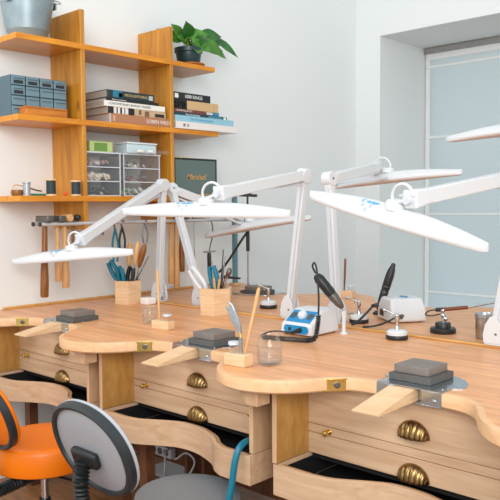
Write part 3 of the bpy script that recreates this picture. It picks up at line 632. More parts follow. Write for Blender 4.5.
# hooks and hanging pieces
def hanging_pliers(lbl, y, hm, L=.17):
    t = thing('hanging_pliers', lbl, 'pliers', (-.620, y, RZ + .0115))
    MB().tube([(0, -.012, -L), (0, -.02, -L * .6), (0, -.006, -L * .3), (0, .004, -L * .2)], .006).tube([(0, .012, -L), (0, .02, -L * .6), (0, .006, -L * .3), (0, -.004, -L * .2)], .006).obj('grips', hm, t)
    MB().tube([(0, 0, -L * .26), (0, -.004, -.02), (0.01, 0, .0), (.016, 0, -.012)], .0055).obj('jaws', 'dark_steel', t)
    return t
hanging_pliers('dark steel shears hanging right of the first shelf upright', .45, 'dark_steel', .08)
hanging_pliers('dark tongs hanging from the rail above the wooden handled tools', .60, 'black', .20)
hanging_pliers('teal gripped pliers hanging behind the left lamp arm joint', .55, 'teal', .24)
hanging_pliers('steel tongs hanging just left of the lamp posts', .77, 'steel', .14)
rg = thing('steel_ring', 'large dark steel ring hanging on the rail above the left lamp', 'ring', (-.620, .44, RZ - .0115))
mb = MB(); mb.tube([(0, .026 * math.cos(a), -.014 + .026 * math.sin(a)) for a in [2 * PI * i / 14 for i in range(14)]] + [(0, .026, -.014)], .003, 8, 3); mb.obj('ring_body', 'dark_steel', rg)
hs = thing('hanging_handpiece', 'flexible cable with black handpiece hanging from the rail end', 'handpiece', (-.655, 1.33, RZ))
MB().tube([(0, -.14, .004), (0, -.05, .014), (0, .0, .013), (0, .03, -.03), (0, .035, -.10), (0, .015, -.16), (0, .0, -.21)], .004).obj('cable', 'dark_steel', hs)
MB().lathe([(.006, 0), (.012, -.012), (.014, -.04), (.013, -.10), (.009, -.14), (.004, -.165)], (0, 0, -.205), n=18).obj('grip', 'black', hs)
MB().box((-.01, -.045, -.215), (.01, .05, -.205)).obj('cross_bar', 'steel', hs)
cl = thing('rail_clamp', 'steel clamp with vertical rod fixed on the rail right of the lamp posts', 'clamp', (-.655, 1.24, RZ))
MB().box((-.014, -.05, .008), (.014, .06, .022)).obj('clamp_body', 'dark_steel', cl, bevel=.003)
MB().cyl((0.0, -.04, .008), (0, -.04, -.26), .004).obj('rod', 'steel', cl)

# ------------------------------------------------------------------ lamps
def lamp(lbl, base, elbow, joint, tipL, tipR, roll, user=-1, low=False):
    base = V(base); elbow = V(elbow); joint = V(joint); tipL = V(tipL); tipR = V(tipR)
    t = thing('task_lamp', lbl, 'lamp', base, 0, 'white articulated bench lamps')
    e = elbow - base; j = joint - base
    # base
    cb = MB(); cb.box((-.035, -.03, 0), (.038, .024, .006)); cb.obj('clamp_plate', 'white', t, bevel=.002)
    hb = MB()
    for s in (-1, 1):
        out = [(x_ * 1.15, z_ * 1.12) for x_, z_ in ((-.034, .006), (.034, .006), (.037, .03), (.026, .075), (.008, .105), (-.012, .10), (-.030, .07), (-.037, .035))]
        X = Matrix(((1, 0, 0, 0), (0, 0, -1, s * .026 + .003), (0, 1, 0, 0), (0, 0, 0, 1))); hb.prism(out, 0, .006, X)
    hb.obj('base_bracket', 'white', t, bevel=.0015)
    MB().cyl((.012, -.031, .045), (.012, .031, .045), .0045, n=12).obj('pivot_bolt', 'dark_steel', t)
    e0 = V((0, 0, .055)); d = (e - e0).normalized()
    la_ = MB().beam(e0 - d * .03, e, .040, .036, (0, 1, 0)).obj('lower_arm', 'white', t, bevel=.004)
    MB().beam(e0 + d * .03 + V((0, -.0215, 0)), e - d * .05 + V((0, -.0215, 0)), .014, .002, (0, 1, 0)).obj('cable_channel', 'whitegrey', la_)
    # elbow hub
    ja = (j - e).normalized()
    hub = MB(); ax = d.cross(ja).normalized(); hub.cyl(e - ax * .024, e + ax * .026, .036, n=28); hub.beam(e, e + ja * .07, .044, .05, (0, 0, 1), .038, .040); hub.beam(e, e - d * .06, .046, .046, (0, 1, 0), .040, .034)
    ho_ = hub.obj('elbow_joint', 'white', t, bevel=.003); 
    MB().cyl(e - ax * .0255, e + ax * .0255, .006, n=12).obj('pivot_bolt', 'dark_steel', ho_)
    ua = MB().beam(e + ja * .03, j, .048, .050, (0, 0, 1)).obj('upper_arm', 'white', t, bevel=.004)
    side = ja.cross(V((0, 0, 1))).normalized(); uu = side.cross(ja)
    MB().beam(e + ja * .05 - uu * .037, j - ja * .045 - uu * .037, .030, .010, (0, 0, 1)).obj('tension_rod', 'whitegrey', ua, bevel=.002)
    # head
    c = (tipL + tipR) / 2 - base; dr = (tipR - tipL).normalized(); Lh = (tipR - tipL).length
    sidev = V((0, 1, 0)); sidev = (sidev - dr * sidev.dot(dr)).normalized(); upn = dr.cross(sidev)
    R_ = Matrix.Rotation(roll * (1 if user < 0 else -1), 3, dr); sidev = R_ @ sidev; upn = R_ @ upn
    fm = Matrix((dr, sidev, upn)).transposed().to_4x4(); fm.translation = c
    n, k = 48, 11; mb = MB(); vs = []; fs = []; idx = []
    def hw(s): return .042 * max(0, 1 - abs(s) ** 2.0) ** .95 + .016 * max(0, 1 - abs(s) ** 24) ** .5
    def hz(s): return .027 * max(0, 1 - abs(s) ** 2) ** 1.1 + .012
    def bend(s): return -.004 * s * s
    def top(s, q): return bend(s) + hz(s) * (1 - abs(q) ** 2.6) + .002
    for i in range(n + 1):
        s = -1 + 2 * i / n; s = math.copysign(1 - (1 - abs(s)) ** 1.35, s); ww = max(hw(s), .003); x = s * Lh / 2; row = []
        for m_ in range(k): q = -1 + 2 * m_ / (k - 1); row.append((x, q * ww, top(s, q)))
        row.append((x, ww * 1.0, bend(s) - .006)); row.append((x, ww * .93, bend(s) - .012)); row.append((x, -ww * .93, bend(s) - .012)); row.append((x, -ww, bend(s) - .006))
        vs += row
    w_ = k + 4
    for i in range(n):
        for m_ in range(w_): a = i * w_ + m_; b = i * w_ + (m_ + 1) % w_; fs.append((a, b, b + w_, a + w_))
    fs.append(tuple(range(w_))); fs.append(tuple(n * w_ + m_ for m_ in range(w_ - 1, -1, -1)))
    mb.add(vs, fs); hd_ = mb.obj('lamp_head', 'white', t, angle=50); hd_.matrix_local = fm
    mb = MB(); vs = []; fs = []
    for i in range(n + 1):
        s = (-1 + 2 * i / n) * .96; ww = hw(s) * .86
        for q in (-1, 1): vs.append((s * Lh / 2, q * ww, bend(s) - .0135))
    for i in range(n): a = 2 * i; fs.append((a, a + 2, a + 3, a + 1))
    mb.add(vs, fs); mb.obj('diffuser', 'diffuser', hd_, solid=.002)
    # puck, knuckle and looped cable on the head
    jl = fm.inverted() @ j; px = 0; sg = 1 if (fm.inverted() @ e).x > 0 else -1; px = .033 * sg
    pz = top(0, 0)
    MB().lathe([(.036, -.006), (.036, .012), (.030, .020), (.012, .021)], (px, 0, pz), n=28).obj('swivel_puck', 'white', hd_)
    jc = V((px + sg * .058, 0, pz + .036)); kn = MB(); kn.cyl((px + sg * .01, -.012, pz + .016), (jc.x, -.012, jc.z), .007, n=10); kn.cyl((px + sg * .01, .012, pz + .016), (jc.x, .012, jc.z), .007, n=10); kn.cyl(jc + V((0, -.02, 0)), jc + V((0, .02, 0)), .014, n=18)
    kn.obj('knuckle', 'whitegrey', hd_)
    MB().tube([(px - sg * .012, 0, pz + .012), (px - sg * .016, 0, pz + .04), (px, 0, pz + .068), (px + sg * .03, 0, pz + .082), (px + sg * .06, 0, pz + .074), (px + sg * .075, 0, pz + .05)], .0055, 10).obj('looped_cable', 'white', hd_)
    jw = fm @ jc; bj = MB(); bj.beam(jw, jw + (e - jw).normalized() * .10, .056, .064, (0, 0, 1), .048, .050); o = bj.obj('arm_end_housing', 'white', t, bevel=.008, seg=3)
    ua_me = MB().beam(e + ja * .03, jw + (e - jw).normalized() * .05, .048, .050, (0, 0, 1))
    ua.data.vertices.foreach_set('co', [q for v in ua_me.v for q in v]); ua.data.update()
    # print on the dome
    if user < 0:
        bx = px - .115; q = -.25; hwb = hw(bx / (Lh / 2)); sl_ = bx / (Lh / 2)
        def surf(dx, q): 
            e_ = .02; X_ = bx + dx; tx = V((e_, 0, top((X_ + e_) / (Lh / 2), q) - top(X_ / (Lh / 2), q))); ty = V((0, e_ * hwb, top(X_ / (Lh / 2), q + e_) - top(X_ / (Lh / 2), q)))
            return frame((X_, q * hwb, top(X_ / (Lh / 2), q)), tx, ty)
        tm = surf(.0, -.30) @ Matrix.Translation((0, 0, .0012))
        text('daylight', .019, tm, 'logo', hd_, ext=.0006, name='logo_lettering', bold=.0003)
        ar = MB(); ar.tube([(-.006 + .008 * math.cos(a), .008 * math.sin(a), 0) for a in [math.radians(g) for g in range(60, 331, 30)]], .0012, 6, 3); oo = ar.obj('logo_ring', 'logo', hd_); oo.matrix_local = tm @ Matrix.Translation((-.008, 0, .0005))
        for dx_, q_ in ((-.004, -.60), (.032, -.58), (.018, -.80)):
            oo = MB().lathe([(.008, -.002), (.008, .0008), (.0065, .0012), (.001, .0012)], n=16, caps=False).obj('touch_button', 'greyprint', hd_)
            oo.matrix_local = surf(dx_, q_)
    return t
RB = H + .0092
lamp('white lamp with its head low at the far left over the first workstation', (-.485, .762, RB), (-.44, .76, 1.64), (-.42, .17, 1.36), (-.80, .0, 1.225), (.0, .2, 1.30), math.radians(12))
lamp('white lamp with its head level in the middle of the front row', (.525, .762, RB), (.615, .76, 1.658), (.60, .14, 1.60), (.19, .0, 1.50), (.995, .21, 1.487), math.radians(12))
lamp('large white lamp on the right whose head tilts down to the right', (1.59, .762, RB), (1.70, .76, 1.625), (1.49, .15, 1.58), (1.125, .17, 1.562), (1.90, .03, 1.392), math.radians(12))
RB2 = H + .0003
lamp('white lamp of the far row with its post leaning left beside the first front lamp', (-.21, .835, RB2), (-.465, .852, 1.615), (-.36, 1.39, 1.42), (-.66, 1.30, 1.322), (.085, 1.48, 1.447), math.radians(3), 1)
lamp('white lamp of the far row standing behind the control box with its underside showing', (.755, .835, RB2), (.715, .83, 1.642), (.70, 1.38, 1.70), (.31, 1.40, 1.625), (1.085, 1.45, 1.682), math.radians(3), 1)
lamp('white lamp of the far row, only its head tip showing at right edge', (1.80, .835, RB2), (1.80, .85, 1.62), (1.48, 1.38, 1.915), (1.02, 1.40, 1.845), (1.80, 1.40, 1.875), math.radians(2), 1)

# ------------------------------------------------------------------ stools
def pad(mb, a, b, prof, axis='y', n=56):
    """rings of superellipse: prof of (scale, offset)"""
    vs = []; fs = []
    for s, o in prof:
        for i in range(n):
            t = 2 * PI * i / n; x = a * s * math.copysign(abs(math.cos(t)) ** .92, math.cos(t)); z = b * s * math.copysign(abs(math.sin(t)) ** .92, math.sin(t))
            vs.append((x, o, z) if axis == 'y' else (x, z, o))
    for j in range(len(prof) - 1):
        for i in range(n): i2 = (i + 1) % n; fs.append((j * n + i, j * n + i2, (j + 1) * n + i2, (j + 1) * n + i))
    fs.append(tuple(range(n))); fs.append(tuple((len(prof) - 1) * n + i for i in range(n))); mb.add(vs, fs); return mb
def chair(lbl, seat_c, back_c, zs, zb, padm, seatm, shellm, rimm='rim', a=.205, b=.168, sr=.2, sth=.085, rz=0, tilt=.32):
    sx, sy = seat_c; t = thing('swivel_chair', lbl, 'chair', (sx, sy, 0), rz, 'swivel chairs at the front row'); Ri = Matrix.Rotation(-rz, 3, 'Z')
    bc = Ri @ V((back_c[0] - sx, back_c[1] - sy, 0)); bc.z = zb
    MB().lathe([(sr * .80, zs - sth), (sr * .97, zs - sth + .006), (sr * 1.0, zs - sth + .02), (sr * 1.0, zs - .022), (sr * .975, zs - .008), (sr * .93, zs - .001), (sr * .85, zs + .003), (sr * .5, zs + .005), (.001, zs + .006)], n=64, caps=False).obj('seat', seatm, t)
    MB().lathe([(.001, zs - sth - .012), (sr * .78, zs - sth - .012), (sr * .78, zs - sth - .0005), (.001, zs - sth - .0005)], n=40, caps=False).obj('seat_plate', 'black', t)
    MB().cyl((0, 0, .11), (0, 0, zs - sth - .012), .017, n=20).obj('gas_lift', 'chrome', t)
    MB().cyl((0, 0, .07), (0, 0, .20), .026, n=20).obj('column', 'black', t)
    for i in range(5):
        g = 2 * PI * i / 5 + .35; ex, ey = .27 * math.cos(g), .27 * math.sin(g)
        lg = MB().beam((.02 * math.cos(g), .02 * math.sin(g), .10), (ex, ey, .075), .045, .03, (0, 0, 1), .03, .02).obj('base_leg', 'chrome', t, bevel=.004)
        cs = MB()
        for s in (-1, 1): cs.cyl((ex - math.sin(g) * s * .006, ey + math.cos(g) * s * .006, .0265), (ex - math.sin(g) * s * .02, ey + math.cos(g) * s * .02, .0265), .026, n=18)
        cs.cyl((ex, ey, .04), (ex, ey, .075), .006, n=10); cs.obj('caster', 'black', lg)
    MB().beam((.03, -.02, zs - sth - .03), (.24, .05, zs - sth - .05), .012, .008).obj('lever', 'black', t, bevel=.002)
    # backrest
    q = bpy.data.objects.new('backrest', None)
    pm = MB(); pad(pm, a, b, [(.86, .036), (.96, .033), (1.0, .026), (1.008, .018), (.95, .012)]); bo = pm.obj('backrest', padm, t); bo.matrix_local = Matrix.Translation(bc) @ Matrix.Rotation(tilt, 4, 'X')
    sm_ = MB(); pad(sm_, a, b, [(.93, .011), (.93, -.002), (.86, -.007), (.5, -.012), (.1, -.013)]); sm_.obj('backrest_shell', shellm, bo)
    rm = MB(); n = 72; vs = []; fs = []
    for i in range(n):
        tt = 2 * PI * i / n; cx = math.copysign(abs(math.cos(tt)) ** .92, math.cos(tt)); cz = math.copysign(abs(math.sin(tt)) ** .92, math.sin(tt))
        for s, o in ((.875, -.004), (.89, -.014), (.95, -.017), (1.0, -.008), (1.0, .014), (.97, .018)): vs.append((a * s * cx, o, b * s * cz))
    for i in range(n):
        for k_ in range(6): A = i * 6 + k_; B_ = i * 6 + (k_ + 1) % 6; C_ = ((i + 1) % n) * 6 + (k_ + 1) % 6; D_ = ((i + 1) % n) * 6 + k_; fs.append((A, B_, C_, D_))
    rm.add(vs, fs); rm.obj('backrest_rim', rimm, bo)
    br_ = MB(); br_.box((-.080, -.042, -.050), (.060, -.0135, .010)); o = br_.obj('mount_bracket', 'bellow', bo, bevel=.012, seg=3)
    for x in (-.056, .036): MB().lathe([(.008, 0), (.008, .001), (.005, -.0005), (.001, -.001)], (x, -.0425, -.020), (0, -1, 0), 14).obj('bolt', 'blackm', o)
    # bellows down and forward under the seat
    P = crom([bc + V((-.012, -.030, -.04)), bc + V((-.012, -.040, -.11)), V((bc.x * .9, bc.y - .035, max(zb - .24, zs - .05))), V((bc.x * .8, bc.y + .02, zs - sth - .045)), V((bc.x * .5, bc.y * .6, zs - sth - .05)), V((bc.x * .2, bc.y * .25, zs - sth - .04))], 26)
    T = [(P[min(i + 1, len(P) - 1)] - P[max(i - 1, 0)]).normalized() for i in range(len(P))]; mb = MB(); n = 20; vs = []; fs = []
    S = 0; last = None
    for i, p in enumerate(P):
        if last is not None: S += (p - last).length
        last = p; rr = .0235 + .0055 * math.sin(S / .0145 * 2 * PI); ax_ = V((1, 0, 0)); ax_ = (ax_ - T[i] * ax_.dot(T[i])).normalized(); bb = T[i].cross(ax_)
        for k_ in range(n): g = 2 * PI * k_ / n; vs.append(tuple(p + (ax_ * math.cos(g) * 1.15 + bb * math.sin(g)) * rr))
    for i in range(len(P) - 1):
        for k_ in range(n): k2 = (k_ + 1) % n; fs.append((i * n + k_, i * n + k2, (i + 1) * n + k2, (i + 1) * n + k_))
    fs.append(tuple(range(n))); fs.append(tuple((len(P) - 1) * n + k_ for k_ in range(n))); mb.add(vs, fs); mb.obj('bellows', 'bellow', t, angle=70)
    return t
chair('grey swivel chair with grey backrest shell and dark rim in front of the middle cabinet', (.845, -.215), (.775, -.585), .452, .69, 'lightpad', 'greyseat', 'greyshell', a=.215, b=.175)
chair('orange swivel chair with round vinyl seat at the left workstation', (-.06, -.275), (-.035, -.555), .485, .655, 'orange', 'orange', 'orange', sr=.225, sth=.125)
chair('pale blue swivel chair whose backrest top just shows at the bottom edge', (1.66, -.24), (1.56, -.57), .44, .55, 'bluepad', 'greyseat', 'greyshell')

# ------------------------------------------------------------------ items on the front worktop
def hexbox(lbl, cx, cy, r, h, rz=.2):
    t = thing('tool_holder', lbl, 'tool holder', (cx, cy, H + .0003), rz, 'wooden tool holders')
    out = [(r * math.cos(PI / 3 * i), r * math.sin(PI / 3 * i)) for i in range(6)]; inn = [(x * .86, y * .86) for x, y in out]; mb = MB(); n = 6
    vs = [(x, y, 0) for x, y in out] + [(x, y, h) for x, y in out] + [(x, y, h) for x, y in inn] + [(x, y, .012) for x, y in inn]; fs = [tuple(range(5, -1, -1)), tuple(range(18, 24))]
    for j in range(3):
        for i in range(6): i2 = (i + 1) % 6; fs.append((j * 6 + i, j * 6 + i2, (j + 1) * 6 + i2, (j + 1) * 6 + i))
    mb.add(vs, fs); mb.obj('holder_body', 'maple', t, flat=True); return t
def tool(name, lbl, foot, tip, kind, hm='handle', grp=None):
    foot = V(foot); tip = V(tip); L = (tip - foot).length
    mt = frame(foot, (tip - foot).cross(V((0, 1, .01))), z=(tip - foot)) if True else None
    t = thing(name, lbl, name.replace('_', ' '), group=grp, mtx=mt)
    if kind == 'handle':
        MB().cyl((0, 0, .001), (0, 0, L * .58), .003, n=10).obj('shaft', 'steel', t)
        MB().lathe([(.006, L * .58), (.011, L * .62), (.0165, L * .74), (.018, L * .86), (.0145, L * .95), (.006, L)], n=18).obj('handle', hm, t)
    elif kind == 'pliers':
        g = MB()
        for s in (-1, 1): g.tube([(s * .006, 0, L * .48), (s * .022, 0, L * .62), (s * .022, 0, L * .85), (s * .015, 0, L)], .0125, 10)
        g.obj('grips', hm, t)
        MB().tube([(0.0, 0, .001), (0.0, 0, L * .35)], .007, 8, 0).cyl((0, -.006, L * .42), (0, .006, L * .42), .015, n=16).obj('jaws', 'steel', t)
    elif kind == 'stick': MB().lathe([(.004, .0005), (.006, L * .3), (.0068, L * .96), (.004, L)], n=12).obj('stick', hm, t)
    elif kind == 'file': MB().beam((0, 0, .001), (0, 0, L), .012, .004, (0, 1, 0), .005, .003).obj('blade', hm, t)
    elif kind == 'spoon':
        MB().cyl((0, 0, .001), (0, 0, L * .8), .0028, n=8).obj('shaft', 'steel', t); MB().sphere((0, 0, L * .88), .015, 14, 1.6).obj('bowl', 'dark_steel', t)
    return t
HL = (-.615, .630); h1 = hexbox('hexagonal wooden tool holder full of pliers and files at the left', HL[0], HL[1], .086, .135, .45)
zf = H + .0130
TL = [('pliers', 'teal gripped pliers leaning left out of the left tool holder', (.02, .0), (-.095, -.045, .215), 'pliers', 'teal'), ('pliers', 'teal gripped pliers leaning forward in the left tool holder', (.0, .01), (-.045, -.03, .19), 'pliers', 'teal'),
      ('pliers', 'upright teal gripped pliers in the middle of the left tool holder', (-.01, -.01), (.0, -.05, .185), 'pliers', 'teal'),
      ('graver', 'graver with wooden handle, left of three in the left tool holder', (.0, .0), (-.02, .03, .245), 'handle', 'handle'), ('graver', 'graver with wooden handle, middle of three in the left tool holder', (.01, .01), (.035, .03, .25), 'handle', 'handle'),
      ('graver', 'graver with browner wooden handle, right of three in the left tool holder', (.0, .02), (.06, .045, .24), 'handle', 'handle_dark'), ('steel_file', 'thin steel file at the right of the left tool holder', (-.02, .0), (.085, .06, .22), 'file', 'steel'),
      ('shears', 'black gripped shears leaning in the left tool holder', (.01, -.02), (.05, -.01, .19), 'pliers', 'black'), ('steel_file', 'flat brown handled file leaning left in the left tool holder', (.03, .03), (-.11, .0, .17), 'file', 'handle_dark')]
def fill(c, L_, k_=1.15):
    k0 = k_
    for n_, l, f, tp, kd, hm in L_:
        k_ = 1.45 if (kd == 'handle' and c is HL) else (k0 if kd != 'file' else 1.25)
        tool(n_, l, (c[0] + f[0], c[1] + f[1], zf), (c[0] + tp[0] * k_, c[1] + tp[1] * k_, H + tp[2] * k_), kd, hm)
fill(HL, TL, 1.12)
HC = (.098, .665); h2 = hexbox('hexagonal wooden tool holder with mixed tools in the middle of the front worktop', HC[0], HC[1], .090, .138, .15)
TC = [('pliers', 'white gripped pliers leaning left out of the middle tool holder', (.03, .0), (-.105, -.06, .205), 'pliers', 'white'), ('pliers', 'teal gripped pliers standing in the middle tool holder', (.01, .02), (-.03, .0, .215), 'pliers', 'teal'),
      ('steel_file', 'tall pointed steel file in the middle tool holder', (.0, .02), (.015, .03, .27), 'file', 'dark_steel'), ('steel_file', 'second steel file crossing behind the tall one', (.02, .0), (.005, .05, .24), 'file', 'steel'),
      ('burnisher', 'dark round headed tool right in the middle tool holder', (.0, .0), (.055, .04, .215), 'spoon', 'black'), ('steel_file', 'pinkish handled file right in the middle tool holder', (-.02, .01), (.065, .0, .18), 'file', 'copper'),
      ('graver', 'short wooden handled graver in the middle tool holder', (.01, .0), (.015, -.03, .17), 'stick', 'handle'), ('steel_rod', 'slim steel rod left in the middle tool holder', (.0, .03), (-.07, .04, .22), 'file', 'steel'), ('graver', 'yellow wooden handled graver front in the middle tool holder', (.0, -.01), (.045, -.02, .165), 'stick', 'handle')]
fill(HC, TC)
def jar(lbl, x, y, r, h, wl=.45):
    t = thing('glass_jar', lbl, 'jar', (x, y, H + .0004), 0, 'glass jars')
    MB().lathe([(.001, 0), (r * .8, 0), (r * .97, .004), (r, .012), (r, h * .55), (r * .93, h * .74), (r * .78, h * .86), (r * .76, h * .90), (r * .82, h * .94), (r * .82, h * .985), (r * .79, h), (r * .76, h * .985), (r * .72, h * .88), (r * .88, h * .73), (r * .945, h * .55), (r * .945, .014), (r * .8, .006), (.001, .006)], n=48, caps=False).obj('jar_body', 'glass', t, angle=80)
    MB().lathe([(.001, .0066), (r * .93, .0148), (r * .93, h * wl), (.001, h * wl)], n=40, caps=False).obj('water', 'water', t)
jar('small clear glass jar behind the brush block left of centre', .085, .230, .036, .085, .3)
jar('large clear glass jar half full of water at the front of the worktop', 1.135, -.075, .046, .112, .5)
def brush_block(lbl, x, y, w, rz, sc=1):
    t = thing('wooden_block_stand', lbl, 'block stand', (x, y, H + .0003), rz, 'small wooden block stands')
    MB().box((-w / 2, -.024 * sc, 0), (w / 2, .024 * sc, .040 * sc)).obj('block', 'maple', t, bevel=.003)
    return t
def vial(lbl, x, y, z0, r=.015, h=.035):
    t = thing('glass_vial', lbl, 'vial', (x, y, z0)); MB().lathe([(.001, 0), (r, 0), (r, h * .7), (r * .9, h * .72), (.001, h * .72)], n=24, caps=False).obj('vial_body', 'glass', t)
    MB().lathe([(.001, h * .73), (r * 1.08, h * .73), (r * 1.08, h), (.001, h)], n=24, caps=False).obj('vial_cap', 'whitegrey', t)
brush_block('small wooden block stand beside the left glass jar', .255, .170, .105, .1)
vial('small capped glass vial on the left wooden block stand', .282, .173, H + .0408, .019, .03)
tool('paint_brush', 'upright brush with thin wooden handle left of the middle lamp', (.235, .165, H + .0408), (.19, .195, H + .265), 'stick', 'handle')
brush_block('small wooden block stand in front of the large glass jar', 1.058, -.155, .095, .05, 1.1)
vial('small capped glass vial on the front wooden block stand', 1.036, -.155, H + .0446, .019, .038)
tool('wooden_stick', 'plain wooden stick leaning behind the large glass jar', (1.085, -.150, H + .0446), (1.10, -.09, H + .275), 'stick', 'handle')
tw = thing('steel_shears', 'dark steel spring shears standing in the front wooden block', 'shears', (1.07, -.155, H + .0446))
MB().cyl((0, 0, .0), (0, 0, .055), .0065, n=14).obj('ferrule', 'steel', tw)
MB().cyl((0, 0, .055), (-.004, -.001, .075), .005, n=12).obj('brass_collar', 'brass', tw)
MB().prism([(-.004, .07), (.003, .07), (.001, .10), (-.010, .14), (-.022, .175), (-.037, .186), (-.030, .17), (-.032, .16), (-.044, .168), (-.036, .148), (-.030, .125), (-.018, .10)], -.004, .004, Matrix(((1, 0, 0, 0), (.7, 0, -1, 0), (0, 1, 0, 0), (0, 0, 0, 1)))).obj('blades', 'steel', tw, bevel=.0015)
# control box with blue panels
cbx = thing('micromotor_control_box', 'white control box with blue dial panel on the front worktop', 'control box', (.744, .432, H + .0003)); cbx.scale = (1.03, 1.03, 1.10)
MB().add([(0, 0, .004), (.170, 0, .004), (.170, .197, .004), (0, .197, .004), (0.003, 0.004, .045), (.167, .004, .045), (.162, .085, .097), (.008, .085, .097), (.160, .185, .099), (.010, .185, .099), (.167, .194, .05), (.003, .194, .05)],
         [(0, 3, 2, 1), (0, 1, 5, 4), (4, 5, 6, 7), (7, 6, 8, 9), (9, 8, 10, 11), (11, 10, 2, 3), (1, 2, 10, 8, 6, 5), (0, 4, 7, 9, 11, 3)]).obj('casing', 'white', cbx, bevel=.008, seg=3)
for x, y in ((.02, .02), (.15, .02), (.02, .175), (.15, .175)): MB().cyl((x, y, 0), (x, y, .006), .009, n=12).obj('rubber_foot', 'black', cbx)
sl = frame((.085, .0445, .071), (1, 0, 0), (0, .081, .052))
pn_ = MB().box((-.066, -.036, .0003), (.066, .036, .0018)).obj('dial_panel', 'blue', cbx, bevel=.0006); pn_.matrix_local = sl
MB().lathe([(.021, 0), (.021, .006), (.019, .012), (.017, .0145), (.001, .0145)], (0.003, .004, .0018), n=32, caps=False).obj('dial', 'white', pn_)
for x in (-.045, .045):
    MB().box((x - .011, -.014, .0018), (x + .011, .018, .0048)).obj('rocker_switch', 'dark_steel', pn_, bevel=.001)
lp_ = MB(); lp_.prism([(-.05 + .016 * math.cos(a), .016 * math.sin(a)) for a in [math.radians(g) for g in range(90, 271, 20)]] + [(.05 + .016 * math.cos(a), .016 * math.sin(a)) for a in [math.radians(g) for g in range(-90, 91, 20)]], 0, .0015, frame((.088, .0002, .0255), (1, 0, 0), (0, 0, 1)))
lp_.obj('socket_panel', 'blue', cbx)
MB().cyl((.055, 0, .026), (.055, -.004, .026), .007, n=16).obj('socket', 'black', cbx)
pg = MB().cyl((.112, -.0014, .026), (.105, -.05, .020), .010, .006, n=16).obj('plug', 'black', cbx)
# handpiece and coiled cord
hp = thing('micromotor_handpiece', 'black handpiece with steel tip resting on its stand beside the control box', 'handpiece', (0, 0, 0))
a = V((.868, .53, 1.212)); b = V((.965, .60, 1.062)); dd = (b - a).normalized()
hx = lambda f: a + (b - a) * f
MB().lathe([(.010, 0), (.018, .008), (.0235, .025), (.0235, .10), (.021, .112)], a, b - a, 24).obj('grip', 'black', hp)
MB().lathe([(.022, 0), (.022, .012), (.020, .03), (.018, .05), (.012, .068), (.007, .076)], a + dd * .112, b - a, 24).obj('nose', 'dark_steel', hp)
MB().cyl(a + dd * .188, a + dd * .199, .003, n=10).obj('collet', 'chrome', hp)
rs = thing('handpiece_rest', 'small white cup holding the tip of the black handpiece beside the control box', 'stand', (.967, .602, H + .0003))
MB().lathe([(.001, 0), (.018, 0), (.018, .005), (.009, .010), (.008, .07), (.012, .100), (.010, .101), (.001, .09)], n=24, caps=False).obj('rest_cup', 'white', rs)
cordp = [a + V((0, 0, .005)), a + V((-.010, -.01, .035)), a + V((.015, -.03, .055)), a + V((.06, -.07, .03)), V((.985, .40, 1.14)), V((1.015, .36, 1.06))]
co = MB(); co.tube(cordp, .0042, 8)
pth = crom([V((1.015, .36, 1.065)), V((1.014, .355, 1.02)), V((1.012, .345, .978)), V((1.0, .335, .966)), V((.96, .325, .9625)), V((.86, .29, .9625)), V((.79, .27, .9625))], 40)
S = 0; hl = []; 
for i in range(1, len(pth)):
    sg = (pth[i] - pth[i - 1]); m_ = max(2, int(sg.length / .0010)); T_ = sg.normalized(); u_ = V((0, 1, .3)); u_ = (u_ - T_ * u_.dot(T_)).normalized(); v_ = T_.cross(u_)
    for k_ in range(m_): S += sg.length / m_; g = S / .0088 * 2 * PI; hl.append(pth[i - 1] + sg * (k_ / m_) + (u_ * math.cos(g) + v_ * math.sin(g)) * .0082)
co.tube(hl[::1], .0032, 5, 0)
co.tube([V((.79, .27, .9625)), V((.765, .29, .965)), V((.775, .345, .975)), V((.82, .385, .972)), V((.857, .392, .9705))], .0035, 8)
cdo = co.obj('coiled_cord', 'black', None); tag(cdo, 'black coiled cord running from the handpiece to the blue socket', 'cord')
# soldering clamps / third hands
def third_hand(lbl, x, y, rz, basem='white', s=1.0, arm=True, z0=H + .0003):
    t = thing('helping_hand_clamp', lbl, 'clamp stand', (x, y, z0), rz, 'clamp stands with round bases')
    r = .044 * s
    MB().lathe([(r * .96, 0), (r, .003), (r, .016 * s), (r * .97, .018 * s), (.001, .018 * s)], n=36, caps=False).obj('base_ring', 'black', t)
    MB().lathe([(r * .95, .0183 * s), (r * .95, .030 * s), (r * .8, .036 * s), (r * .35, .040 * s), (.001, .040 * s)], n=36, caps=False).obj('base_cap', basem, t)
    MB().lathe([(.011, .040 * s), (.008, .05 * s), (.007, .07 * s), (.010, .078 * s), (.010, .088 * s), (.004, .094 * s)], n=18).obj('post', 'chrome', t)
    if arm:
        MB().sphere((0, 0, .095 * s), .0095, 14).obj('ball_joint', 'chrome', t)
        MB().cyl((0, 0, .095 * s), (-.06, .01, .112 * s), .004, n=10).cyl((-.02, -.012, .09 * s), (-.02, .016, .1 * s), .003, n=8).lathe([(.008, 0), (.008, .012)], (-.055, .009, .110 * s), (-1, .1, .2), 12).obj('arm', 'chrome', t)
    return t
third_hand('white based clamp stand on the front worktop near the ledge', 1.205, .652, .1, 'white', 1.05)
third_hand('white based clamp stand just beyond the ledge beside the black handpiece', .835, .905, .3, 'white', 1.05)
third_hand('white based clamp stand beyond the ledge left of the middle lamp post', .165, 1.0, .2, 'white', 1.1)
bs_ = thing('black_clamp_stand', 'black stepped round base holding soldering tweezers beyond the ledge', 'clamp stand', (1.275, .915, H + .0003))
MB().lathe([(.001, 0), (.054, 0), (.056, .003), (.056, .018), (.052, .023), (.034, .024), (.034, .042), (.031, .046), (.001, .046)], n=40, caps=False).obj('base', 'black', bs_)
